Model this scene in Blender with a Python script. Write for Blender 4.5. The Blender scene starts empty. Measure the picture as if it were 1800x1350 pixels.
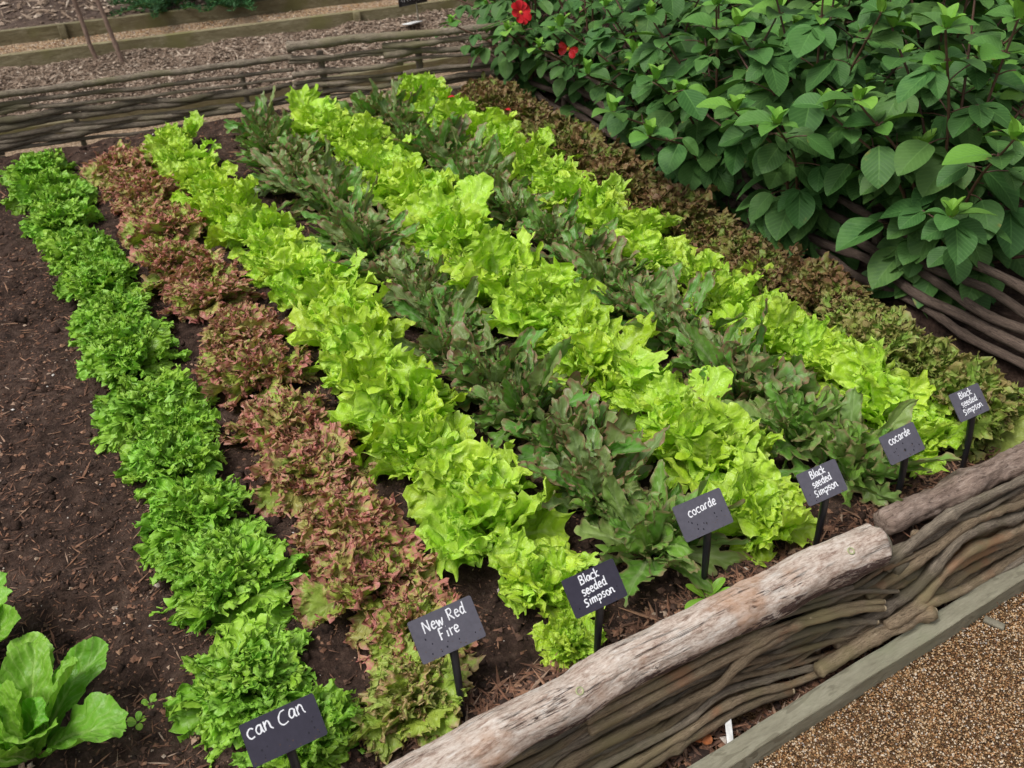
import bpy, math, random
import numpy as np
from mathutils import Matrix, Vector
R = math.radians
scene = bpy.context.scene
COL = scene.collection

# ------------------------------------------------------------------ camera
cam_data = bpy.data.cameras.new("camera")
cam = bpy.data.objects.new("camera", cam_data)
COL.objects.link(cam)
cam_data.sensor_width = 36.0
cam_data.lens = 35.9
cam_data.clip_start = 0.05
cam_data.clip_end = 300
cam_data.dof.use_dof = True
cam_data.dof.focus_distance = 2.3
cam_data.dof.aperture_fstop = 7.0
rx, up, bk = (0.87706723, -0.47685281, -0.05800404), (0.31829053, 0.48645237, 0.81366777), (-0.35978356, -0.73210347, 0.57842916)
cam.matrix_world = Matrix(((rx[0], up[0], bk[0], 0.0), (rx[1], up[1], bk[1], 0.0), (rx[2], up[2], bk[2], 1.6), (0, 0, 0, 1)))
scene.camera = cam

# ------------------------------------------------------------------ sky and sun (overcast)
SUN_EL, SUN_AZ = R(62), R(-95)          # azimuth measured from +Y towards +X
world = bpy.data.worlds.new("World")
scene.world = world
world.use_nodes = True
wn, wl = world.node_tree.nodes, world.node_tree.links
sky = wn.new("ShaderNodeTexSky")
sky.sky_type = 'NISHITA'
sky.sun_disc = False
sky.sun_elevation = SUN_EL
sky.sun_rotation = SUN_AZ
sky.dust_density = 5.0
sky.air_density = 1.0
sky.ozone_density = 0.6
hs = wn.new("ShaderNodeHueSaturation")   # cloud cover: the sky light is nearly neutral
hs.inputs['Saturation'].default_value = 0.25
bgn = wn["Background"]
wl.new(sky.outputs[0], hs.inputs['Color'])
wl.new(hs.outputs[0], bgn.inputs['Color'])
bgn.inputs['Strength'].default_value = 0.105
sd = bpy.data.lights.new("sun", 'SUN')
sd.energy = 1.5
sd.angle = R(22)
sd.color = (1.0, 0.97, 0.92)
sun = bpy.data.objects.new("sun", sd)
COL.objects.link(sun)
sdir = Vector((math.sin(SUN_AZ) * math.cos(SUN_EL), math.cos(SUN_AZ) * math.cos(SUN_EL), math.sin(SUN_EL)))
sun.rotation_euler = sdir.to_track_quat('Z', 'Y').to_euler()
scene.view_settings.view_transform = 'Standard'
scene.view_settings.look = 'None'
scene.view_settings.gamma = 1.0
scene.view_settings.exposure = 0.27
scene.cycles.use_denoising = True
scene.cycles.max_bounces = 8
scene.cycles.transparent_max_bounces = 6

# ------------------------------------------------------------------ helpers
def rng_(seed):
    return np.random.default_rng(seed)

def _hash(ix, iy, iz):
    h = (ix.astype(np.int64) * 374761393 + iy.astype(np.int64) * 668265263 + iz.astype(np.int64) * 2147483647) & 0xffffffff
    h = ((h ^ (h >> 13)) * 1274126177) & 0xffffffff
    h = h ^ (h >> 16)
    return (h & 0xffff) / 32767.5 - 1.0

def vnoise(x, y, z=None, seed=0):
    x = np.asarray(x, float); y = np.asarray(y, float)
    z = np.zeros_like(x) if z is None else np.asarray(z, float) + np.zeros_like(x)
    x = x + seed * 17.31; y = y + seed * 5.7
    ix, iy, iz = np.floor(x), np.floor(y), np.floor(z)
    fx, fy, fz = x - ix, y - iy, z - iz
    fx, fy, fz = [f * f * (3 - 2 * f) for f in (fx, fy, fz)]
    r = 0
    for a in (0, 1):
        wa = fx if a else 1 - fx
        for b in (0, 1):
            wb = fy if b else 1 - fy
            for c in (0, 1):
                wc = fz if c else 1 - fz
                r = r + wa * wb * wc * _hash(ix + a, iy + b, iz + c)
    return r

def fbm(x, y, z=None, seed=0, oct=4):
    r, a = 0, 1.0
    zz = 0 if z is None else z
    for o in range(oct):
        k = 2 ** o
        r = r + a * vnoise(np.asarray(x) * k, np.asarray(y) * k, np.asarray(zz) * k, seed + o)
        a *= 0.5
    return r

class Geo:
    """collects quads (a triangle repeats nothing: kept in its own list) with a 4-channel attribute"""
    def __init__(s):
        s.V, s.Q, s.T, s.A, s.n = [], [], [], [], 0
    def add(s, V, Q=None, T=None, A=None):
        V = np.asarray(V, float)
        if Q is not None and len(Q): s.Q.append(np.asarray(Q) + s.n)
        if T is not None and len(T): s.T.append(np.asarray(T) + s.n)
        s.V.append(V)
        s.A.append(np.zeros((len(V), 4)) if A is None else np.broadcast_to(np.asarray(A, float), (len(V), 4)))
        s.n += len(V)
    def mesh(s, name, mat, smooth=True):
        V = np.concatenate(s.V); A = np.concatenate(s.A)
        me = bpy.data.meshes.new(name)
        Q = np.concatenate(s.Q) if s.Q else np.zeros((0, 4), int)
        T = np.concatenate(s.T) if s.T else np.zeros((0, 3), int)
        me.vertices.add(len(V)); me.vertices.foreach_set("co", V.astype(np.float32).ravel())
        nl = Q.size + T.size
        me.loops.add(nl)
        me.loops.foreach_set("vertex_index", np.concatenate([Q.ravel(), T.ravel()]).astype(np.int32))
        me.polygons.add(len(Q) + len(T))
        st = np.concatenate([np.arange(len(Q)) * 4, Q.size + np.arange(len(T)) * 3]).astype(np.int32)
        me.polygons.foreach_set("loop_start", st)
        me.polygons.foreach_set("use_smooth", np.full(len(st), bool(smooth)))
        at = me.attributes.new("a", 'FLOAT_COLOR', 'POINT')
        at.data.foreach_set("color", A.astype(np.float32).ravel())
        me.materials.append(mat)
        me.update(calc_edges=True)
        return me
    def obj(s, name, mat, parent=None, smooth=True):
        o = bpy.data.objects.new(name, s.mesh(name, mat, smooth))
        COL.objects.link(o)
        if parent: o.parent = parent
        return o

def tag(o, label=None, cat=None, group=None, kind=None):
    if label: o['label'] = label
    if cat: o['category'] = cat
    if group: o['group'] = group
    if kind: o['kind'] = kind
    return o

def empty(name, loc, rz=0.0):
    o = bpy.data.objects.new(name, None)
    COL.objects.link(o)
    o.location = loc; o.rotation_euler = (0, 0, rz)
    o.empty_display_size = 0.05
    return o

def copy_tree(o, parent=None):
    c = o.copy(); COL.objects.link(c)
    if parent: c.parent = parent
    for ch in list(o.children): copy_tree(ch, c)
    return c

def catmull(P, step=0.02):
    P = np.asarray(P, float)
    if len(P) == 2: P = np.array([P[0], (P[0] + P[1]) / 2, P[1]])
    E = np.vstack([2 * P[0] - P[1], P, 2 * P[-1] - P[-2]])
    out = []
    for i in range(1, len(E) - 2):
        a, b, c, d = E[i - 1], E[i], E[i + 1], E[i + 2]
        n = max(2, int(np.linalg.norm(c - b) / step))
        t = np.linspace(0, 1, n, endpoint=False)[:, None]
        out.append(0.5 * (2 * b + (c - a) * t + (2 * a - 5 * b + 4 * c - d) * t ** 2 + (3 * b - a - 3 * c + d) * t ** 3))
    out.append(P[-1][None])
    return np.vstack(out)

def tube(g, P, r, nseg=10, seed=0, rough=0.08, step=0.02, r1=None, knots=0, wob=0.0, nf=25.0):
    """a rod along P; attribute = (metres along, cos, sin, random)"""
    rg = rng_(seed)
    P = catmull(P, step)
    if wob:
        s_ = np.arange(len(P)) * step
        P = P + wob * np.stack([vnoise(s_ * 9, s_ * 0, seed=seed + 3), vnoise(s_ * 9, s_ * 0, seed=seed + 4), vnoise(s_ * 9, s_ * 0, seed=seed + 5)], 1)
    n = len(P)
    L = np.concatenate([[0], np.cumsum(np.linalg.norm(np.diff(P, axis=0), axis=1))])
    T = np.gradient(P, axis=0); T /= np.linalg.norm(T, axis=1)[:, None] + 1e-9
    ref = np.array((0, 0, 1.0)) if abs(T[0][2]) < 0.8 else np.array((1.0, 0, 0))
    X = np.cross(T, ref); X /= np.linalg.norm(X, axis=1)[:, None] + 1e-9
    Y = np.cross(X, T)
    th = np.linspace(0, 2 * np.pi, nseg, endpoint=False)
    c, s = np.cos(th), np.sin(th)
    rad = np.linspace(r, r1 if r1 is not None else r, n)
    for k in range(knots):
        kp = rg.uniform(0, L[-1]); rad = rad * (1 + 0.25 * np.exp(-((L - kp) / (r * 1.2)) ** 2))
    LL, CC, SS = L[:, None] + 0 * c, c[None] + 0 * L[:, None], s[None] + 0 * L[:, None]
    rr = rad[:, None] * (1 + rough * (vnoise(LL * nf, CC * 1.5, SS * 1.5, seed) + 0.6 * vnoise(LL * nf * 2.7, CC * 4, SS * 4, seed + 9)))
    V = P[:, None] + rr[..., None] * (CC[..., None] * X[:, None] + SS[..., None] * Y[:, None])
    rv = rg.uniform()
    # rounded ends
    def ring(i, off, k):
        q = P[i] + T[i] * off + rad[i] * k * (c[:, None] * X[i] + s[:, None] * Y[i]); return q
    V = np.concatenate([ring(0, -0.25 * r, .75)[None], V, ring(-1, 0.25 * r, .75)[None]])
    LL = np.concatenate([LL[:1], LL, LL[-1:]])
    m = n + 2
    A = np.stack([LL, np.broadcast_to(c, (m, nseg)), np.broadcast_to(s, (m, nseg)), np.full((m, nseg), rv)], -1).reshape(-1, 4)
    i = np.arange(m - 1)[:, None] * nseg; j = np.arange(nseg)[None]
    j2 = (j + 1) % nseg
    Q = np.stack([i + j, i + j2, i + nseg + j2, i + nseg + j], -1).reshape(-1, 4)
    V = V.reshape(-1, 3)
    ends = np.array([P[0] - T[0] * r * .3, P[-1] + T[-1] * r * .3])
    b = len(V); V = np.vstack([V, ends]); A = np.vstack([A, [[0, 0, 0, rv], [L[-1], 0, 0, rv]]])
    jj = np.arange(nseg); k2 = (jj + 1) % nseg
    Tn = np.vstack([np.stack([np.full(nseg, b), k2, jj], 1), np.stack([np.full(nseg, b + 1), (m - 1) * nseg + jj, (m - 1) * nseg + k2], 1)])
    g.add(V, Q, Tn, A)

def box(g, lo, hi, seed=0, nx=40, jag=0.0015):
    """a sawn board from lo to hi in its own frame, long in x, with worn chamfered edges"""
    (x0, y0, z0), (x1, y1, z1) = lo, hi
    b = min(y1 - y0, z1 - z0) * 0.08
    prof = [(y0 + b, z0), (y1 - b, z0), (y1, z0 + b), (y1, (z0 + z1) / 2), (y1, z1 - b), (y1 - b, z1), ((y0 + y1) / 2, z1), (y0 + b, z1), (y0, z1 - b), (y0, (z0 + z1) / 2), (y0, z0 + b)]
    prof = np.array(prof); m = len(prof)
    xs = np.linspace(x0, x1, nx)
    XX = xs[:, None] + 0 * prof[:, 0]; YY = prof[:, 0] + 0 * XX; ZZ = prof[:, 1] + 0 * XX
    n1 = vnoise(XX * 14, YY * 40, ZZ * 40, seed); n2 = vnoise(XX * 14 + 50, YY * 40, ZZ * 40, seed)
    V = np.stack([XX, YY + n1 * jag, ZZ + n2 * jag], -1).reshape(-1, 3)
    i = np.arange(nx - 1)[:, None] * m; j = np.arange(m)[None]; j2 = (j + 1) % m
    Q = np.stack([i + j, i + m + j, i + m + j2, i + j2], -1).reshape(-1, 4)
    A = np.stack([V[:, 0], V[:, 1] * 20, V[:, 2] * 20, np.full(len(V), (seed * .37) % 1)], 1)
    bb = len(V)
    V = np.vstack([V, [[x0, (y0 + y1) / 2, (z0 + z1) / 2], [x1, (y0 + y1) / 2, (z0 + z1) / 2]]])
    A = np.vstack([A, A[:1], A[-1:]])
    jj = np.arange(m); k2 = (jj + 1) % m
    T = np.vstack([np.stack([np.full(m, bb), jj, k2], 1), np.stack([np.full(m, bb + 1), (nx - 1) * m + k2, (nx - 1) * m + jj], 1)])
    g.add(V, Q, T, A)

# ------------------------------------------------------------------ materials
def newmat(name):
    m = bpy.data.materials.new(name); m.use_nodes = True
    nt = m.node_tree; b = nt.nodes["Principled BSDF"]
    return m, nt, nt.nodes, nt.links, b

def mixc(nt, f, a, b, mode='MIX'):
    n = nt.nodes.new("ShaderNodeMix"); n.data_type = 'RGBA'; n.blend_type = mode
    for s, v in ((n.inputs[0], f), (n.inputs[6], a), (n.inputs[7], b)):
        if hasattr(v, 'is_output'): nt.links.new(v, s)
        elif isinstance(v, (int, float)): s.default_value = v
        else: s.default_value = (*v, 1)
    return n.outputs[2]

def math_(nt, op, a, b=0.0, c=None, clamp=False):
    n = nt.nodes.new("ShaderNodeMath"); n.operation = op; n.use_clamp = clamp
    for s, v in zip(n.inputs, (a, b, c)):
        if v is None: continue
        if hasattr(v, 'is_output'): nt.links.new(v, s)
        else: s.default_value = v
    return n.outputs[0]

def ramp(nt, f, stops):
    n = nt.nodes.new("ShaderNodeValToRGB"); nt.links.new(f, n.inputs[0])
    e = n.color_ramp.elements
    while len(e) < len(stops): e.new(0.5)
    for el, (p, c) in zip(e, stops):
        el.position = p; el.color = (*c, 1) if not isinstance(c, (int, float)) else (c, c, c, 1)
    return n.outputs[0]

def smooth_(nt, v, lo, hi):
    n = nt.nodes.new("ShaderNodeMapRange"); n.interpolation_type = 'SMOOTHSTEP'
    nt.links.new(v, n.inputs[0]); n.inputs[1].default_value = lo; n.inputs[2].default_value = hi
    return n.outputs[0]

def noise(nt, scale, detail=4, rough=0.6, vec=None, dist=0.0):
    n = nt.nodes.new("ShaderNodeTexNoise"); n.inputs['Scale'].default_value = scale
    n.inputs['Detail'].default_value = detail; n.inputs['Roughness'].default_value = rough
    n.inputs['Distortion'].default_value = dist
    if vec is not None: nt.links.new(vec, n.inputs['Vector'])
    return n.outputs[0]

def attr(nt):
    n = nt.nodes.new("ShaderNodeAttribute"); n.attribute_name = "a"
    s = nt.nodes.new("ShaderNodeSeparateColor"); nt.links.new(n.outputs['Color'], s.inputs[0])
    return s.outputs[0], s.outputs[1], s.outputs[2], n.outputs['Alpha']

def objco(nt, scale=(1, 1, 1)):
    t = nt.nodes.new("ShaderNodeTexCoord"); m = nt.nodes.new("ShaderNodeMapping")
    nt.links.new(t.outputs['Object'], m.inputs[0]); m.inputs['Scale'].default_value = scale
    return m.outputs[0]

def bump(nt, h, strength, dist, nrm=None):
    b = nt.nodes.new("ShaderNodeBump"); nt.links.new(h, b.inputs['Height'])
    b.inputs['Strength'].default_value = strength; b.inputs['Distance'].default_value = dist
    if nrm is not None: nt.links.new(nrm, b.inputs['Normal'])
    return b.outputs[0]

def leaf_mat(name, inner, outer, edge, mid, edge_lo=0.75, edge_hi=1.0, patch=0.5, rough=0.42, trans=0.25, veins=7, blister=60, bs=0.5, spec=0.4, young=None, edge_noise=0.35, midw=0.05, vm=.35, tips=None):
    """inner blade colour, outer/second blade colour, pigment at the margin, pale midrib"""
    m, nt, N, L, B = newmat(name)
    t, xn, yn, rnd = attr(nt)
    oc = objco(nt)
    oi = nt.nodes.new("ShaderNodeObjectInfo").outputs['Random']
    nz = noise(nt, 28, 5, .65, oc)
    f1 = smooth_(nt, math_(nt, 'ADD', nz, math_(nt, 'MULTIPLY', math_(nt, 'SUBTRACT', math_(nt, 'FRACT', rnd), .5), patch)), .38, .64)
    c = mixc(nt, f1, inner, outer)
    nz2 = noise(nt, 75, 3, .6, oc)
    e = math_(nt, 'ADD', t, math_(nt, 'MULTIPLY', math_(nt, 'SUBTRACT', nz2, .5), edge_noise * 2))
    e = math_(nt, 'ADD', e, math_(nt, 'MULTIPLY', math_(nt, 'SUBTRACT', math_(nt, 'FRACT', math_(nt, 'MULTIPLY', rnd, 7.7)), .5), .25))
    e = smooth_(nt, e, edge_lo, edge_hi)
    c = mixc(nt, e, c, edge)
    if young is not None:
        y_ = smooth_(nt, rnd, .95, 2.1)
        c = mixc(nt, y_, c, young)
    ax = math_(nt, 'ABSOLUTE', math_(nt, 'SUBTRACT', xn, 0.5))
    mr = math_(nt, 'SUBTRACT', 1.0, smooth_(nt, ax, midw * .35, midw), clamp=True)
    mr = math_(nt, 'MULTIPLY', mr, math_(nt, 'SUBTRACT', 1.05, yn, clamp=True))
    c = mixc(nt, mr, c, mid)
    vv = math_(nt, 'SUBTRACT', yn, math_(nt, 'MULTIPLY', ax, .75))
    vs = math_(nt, 'ABSOLUTE', math_(nt, 'SINE', math_(nt, 'MULTIPLY', vv, math.pi * veins)))
    vs = math_(nt, 'POWER', vs, .35)
    c = mixc(nt, math_(nt, 'MULTIPLY', math_(nt, 'SUBTRACT', 1.0, vs, clamp=True), vm), c, mid)
    if tips is not None:    # a few scorched, yellowed margins and blotches
        tf = math_(nt, 'MULTIPLY', smooth_(nt, noise(nt, 16, 4, .7, oc), .63, .72), smooth_(nt, t, .55, 1.0))
        c = mixc(nt, math_(nt, 'MULTIPLY', tf, .75), c, tips)
    h = nt.nodes.new("ShaderNodeHueSaturation"); L.new(c, h.inputs['Color'])
    vr = math_(nt, 'ADD', .86, math_(nt, 'MULTIPLY', math_(nt, 'FRACT', math_(nt, 'MULTIPLY', rnd, 3.3)), .22))
    vr = math_(nt, 'ADD', vr, math_(nt, 'MULTIPLY', oi, .08))
    L.new(vr, h.inputs['Value'])
    L.new(math_(nt, 'ADD', .488, math_(nt, 'MULTIPLY', math_(nt, 'FRACT', math_(nt, 'MULTIPLY', rnd, 5.1)), .022)), h.inputs['Hue'])
    c = h.outputs[0]
    L.new(c, B.inputs['Base Color'])
    B.inputs['Roughness'].default_value = rough
    B.inputs['Specular IOR Level'].default_value = spec
    b1 = bump(nt, noise(nt, blister, 2, .5, oc), bs, .006)
    b2 = bump(nt, vs, .35, .0015, b1)
    L.new(b2, B.inputs['Normal'])
    tr = N.new("ShaderNodeBsdfTranslucent")
    tc = mixc(nt, 1.0, c, (1.0, 1.0, .55), 'MULTIPLY'); L.new(tc, tr.inputs[0]); L.new(b2, tr.inputs['Normal'])
    mx = N.new("ShaderNodeMixShader"); mx.inputs[0].default_value = trans
    L.new(B.outputs[0], mx.inputs[1]); L.new(tr.outputs[0], mx.inputs[2])
    L.new(mx.outputs[0], N["Material Output"].inputs[0])
    return m

def bark_mat(name, dark, mid, light, streak=3.0, along=8.0, rough=.8, fine=22.0, green=None, lo=.35, hi=.68, patch=None):
    m, nt, N, L, B = newmat(name)
    a, c, s, rnd = attr(nt)
    cb = N.new("ShaderNodeCombineXYZ")
    L.new(math_(nt, 'ADD', math_(nt, 'MULTIPLY', a, along), math_(nt, 'MULTIPLY', rnd, 40)), cb.inputs[0])
    L.new(math_(nt, 'MULTIPLY', c, streak), cb.inputs[1]); L.new(math_(nt, 'MULTIPLY', s, streak), cb.inputs[2])
    n1 = noise(nt, 1.0, 7, .72, cb.outputs[0], .6)
    n2 = noise(nt, 3.1, 5, .7, cb.outputs[0], .3)
    n4 = noise(nt, 9.0, 4, .7, cb.outputs[0], .2)
    f = math_(nt, 'ADD', math_(nt, 'ADD', math_(nt, 'MULTIPLY', n1, .5), math_(nt, 'MULTIPLY', n2, .28)), math_(nt, 'MULTIPLY', n4, .22))
    col = ramp(nt, f, [(lo, dark), ((lo + hi) / 2, mid), (hi, light)])
    sp = noise(nt, 1.0, 3, .6, cb.outputs[0], 1.5)
    col = mixc(nt, math_(nt, 'MULTIPLY', smooth_(nt, noise(nt, 2.2, 2, .5, cb.outputs[0], 1.0), .60, .66), .7), col, dark)
    if green is not None:
        col = mixc(nt, smooth_(nt, noise(nt, 5, 3, .6, objco(nt)), .45, .7), col, green)
    if patch is not None:
        col = mixc(nt, math_(nt, 'MULTIPLY', smooth_(nt, noise(nt, 7, 4, .6, objco(nt)), .54, .68), .6), col, patch)
    h = N.new("ShaderNodeHueSaturation"); L.new(col, h.inputs['Color'])
    L.new(math_(nt, 'ADD', .75, math_(nt, 'MULTIPLY', rnd, .5)), h.inputs['Value'])
    L.new(h.outputs[0], B.inputs['Base Color'])
    B.inputs['Roughness'].default_value = rough
    B.inputs['Specular IOR Level'].default_value = .25
    n3 = noise(nt, fine, 4, .6, cb.outputs[0])
    L.new(bump(nt, math_(nt, 'ADD', f, math_(nt, 'MULTIPLY', n3, .3)), .8, .008), B.inputs['Normal'])
    return m

def log_mat():
    m, nt, N, L, B = newmat("peeled log")
    a, c, s, rnd = attr(nt)
    def co(al, ar):
        cb = N.new("ShaderNodeCombineXYZ")
        L.new(math_(nt, 'MULTIPLY', a, al), cb.inputs[0]); L.new(math_(nt, 'MULTIPLY', c, ar), cb.inputs[1]); L.new(math_(nt, 'MULTIPLY', s, ar), cb.inputs[2])
        return cb.outputs[0]
    n1 = noise(nt, 1.0, 8, .75, co(15, 2.6), .5)
    n2 = noise(nt, 1.0, 6, .75, co(70, 10), .3)
    f = math_(nt, 'ADD', math_(nt, 'MULTIPLY', n1, .55), math_(nt, 'MULTIPLY', n2, .45))
    col = ramp(nt, f, [(.35, (.17, .10, .08)), (.43, (.46, .33, .26)), (.51, (.72, .60, .51)), (.61, (.90, .83, .76))])
    col = mixc(nt, math_(nt, 'MULTIPLY', smooth_(nt, noise(nt, 6, 4, .6, objco(nt)), .52, .66), .6), col, (.60, .34, .20))
    # bark that was never peeled: along the underside and in flakes
    bk = math_(nt, 'ADD', noise(nt, 1.0, 7, .72, co(9, 1.6), .8), math_(nt, 'MULTIPLY', s, -.13))
    bk = math_(nt, 'ADD', bk, math_(nt, 'MULTIPLY', c, .04))
    bm = smooth_(nt, bk, .555, .60)
    bc = ramp(nt, n2, [(.35, (.06, .036, .032)), (.55, (.17, .11, .095)), (.68, (.32, .22, .19))])
    col = mixc(nt, bm, col, bc)
    # long drying cracks
    ck = math_(nt, 'ABSOLUTE', math_(nt, 'SUBTRACT', noise(nt, 1.0, 4, .6, co(3.2, 4.5), .4), .5))
    cm = math_(nt, 'SUBTRACT', 1.0, smooth_(nt, ck, .003, .012), clamp=True)
    cm = math_(nt, 'MULTIPLY', cm, smooth_(nt, noise(nt, 1.0, 2, .5, co(5, 1)), .48, .56))
    col = mixc(nt, math_(nt, 'MULTIPLY', cm, .85), col, (.07, .04, .03))
    L.new(col, B.inputs['Base Color']); B.inputs['Roughness'].default_value = .75; B.inputs['Specular IOR Level'].default_value = .25
    h = math_(nt, 'SUBTRACT', math_(nt, 'ADD', f, math_(nt, 'MULTIPLY', bm, .35)), math_(nt, 'MULTIPLY', cm, .8))
    L.new(bump(nt, h, .9, .012), B.inputs['Normal'])
    return m

def soil_mat(name, dark, mid, light, sc=18.0, bsc=60, rough=.95, bd=.02, vor=None):
    m, nt, N, L, B = newmat(name)
    oc = objco(nt)
    n1 = noise(nt, sc, 8, .7, oc); n2 = noise(nt, 1.3, 3, .5, oc)
    f = math_(nt, 'ADD', math_(nt, 'MULTIPLY', n1, .75), math_(nt, 'MULTIPLY', n2, .25))
    col = ramp(nt, f, [(.36, dark), (.5, mid), (.66, light)])
    hgt = noise(nt, bsc, 6, .7, oc)
    if vor:
        v = N.new("ShaderNodeTexVoronoi"); v.inputs['Scale'].default_value = vor; L.new(oc, v.inputs['Vector'])
        vc = ramp(nt, math_(nt, 'FRACT', math_(nt, 'MULTIPLY', v.outputs['Color'], 3.7)), [(0, dark), (.35, mid), (.7, light), (1, mid)])
        col = mixc(nt, .7, col, vc)
        hgt = math_(nt, 'ADD', hgt, math_(nt, 'SUBTRACT', 1.0, v.outputs['Distance']))
    L.new(col, B.inputs['Base Color'])
    B.inputs['Roughness'].default_value = rough
    B.inputs['Specular IOR Level'].default_value = .2
    L.new(bump(nt, hgt, .9, bd), B.inputs['Normal'])
    return m

def chip_mat(name, stops, rough=.85, spec=.3):
    """pieces coloured one by one from the random channel"""
    m, nt, N, L, B = newmat(name)
    t, x, y, rnd = attr(nt)
    col = ramp(nt, rnd, stops)
    nz = noise(nt, 220, 3, .6, objco(nt))
    h = N.new("ShaderNodeHueSaturation"); L.new(col, h.inputs['Color'])
    L.new(math_(nt, 'ADD', .6, math_(nt, 'MULTIPLY', nz, .8)), h.inputs['Value'])
    L.new(h.outputs[0], B.inputs['Base Color'])
    B.inputs['Roughness'].default_value = rough
    B.inputs['Specular IOR Level'].default_value = spec
    L.new(bump(nt, nz, .5, .003), B.inputs['Normal'])
    return m

def plain_mat(name, col, rough=.5, spec=.5, nscale=40, var=.3, bs=.2, bd=.002):
    m, nt, N, L, B = newmat(name)
    nz = noise(nt, nscale, 5, .6, objco(nt))
    c = ramp(nt, nz, [(.3, tuple(v * (1 - var) for v in col)), (.7, tuple(v * (1 + var) for v in col))])
    L.new(c, B.inputs['Base Color'])
    B.inputs['Roughness'].default_value = rough
    B.inputs['Specular IOR Level'].default_value = spec
    L.new(bump(nt, nz, bs, bd), B.inputs['Normal'])
    return m

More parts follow.
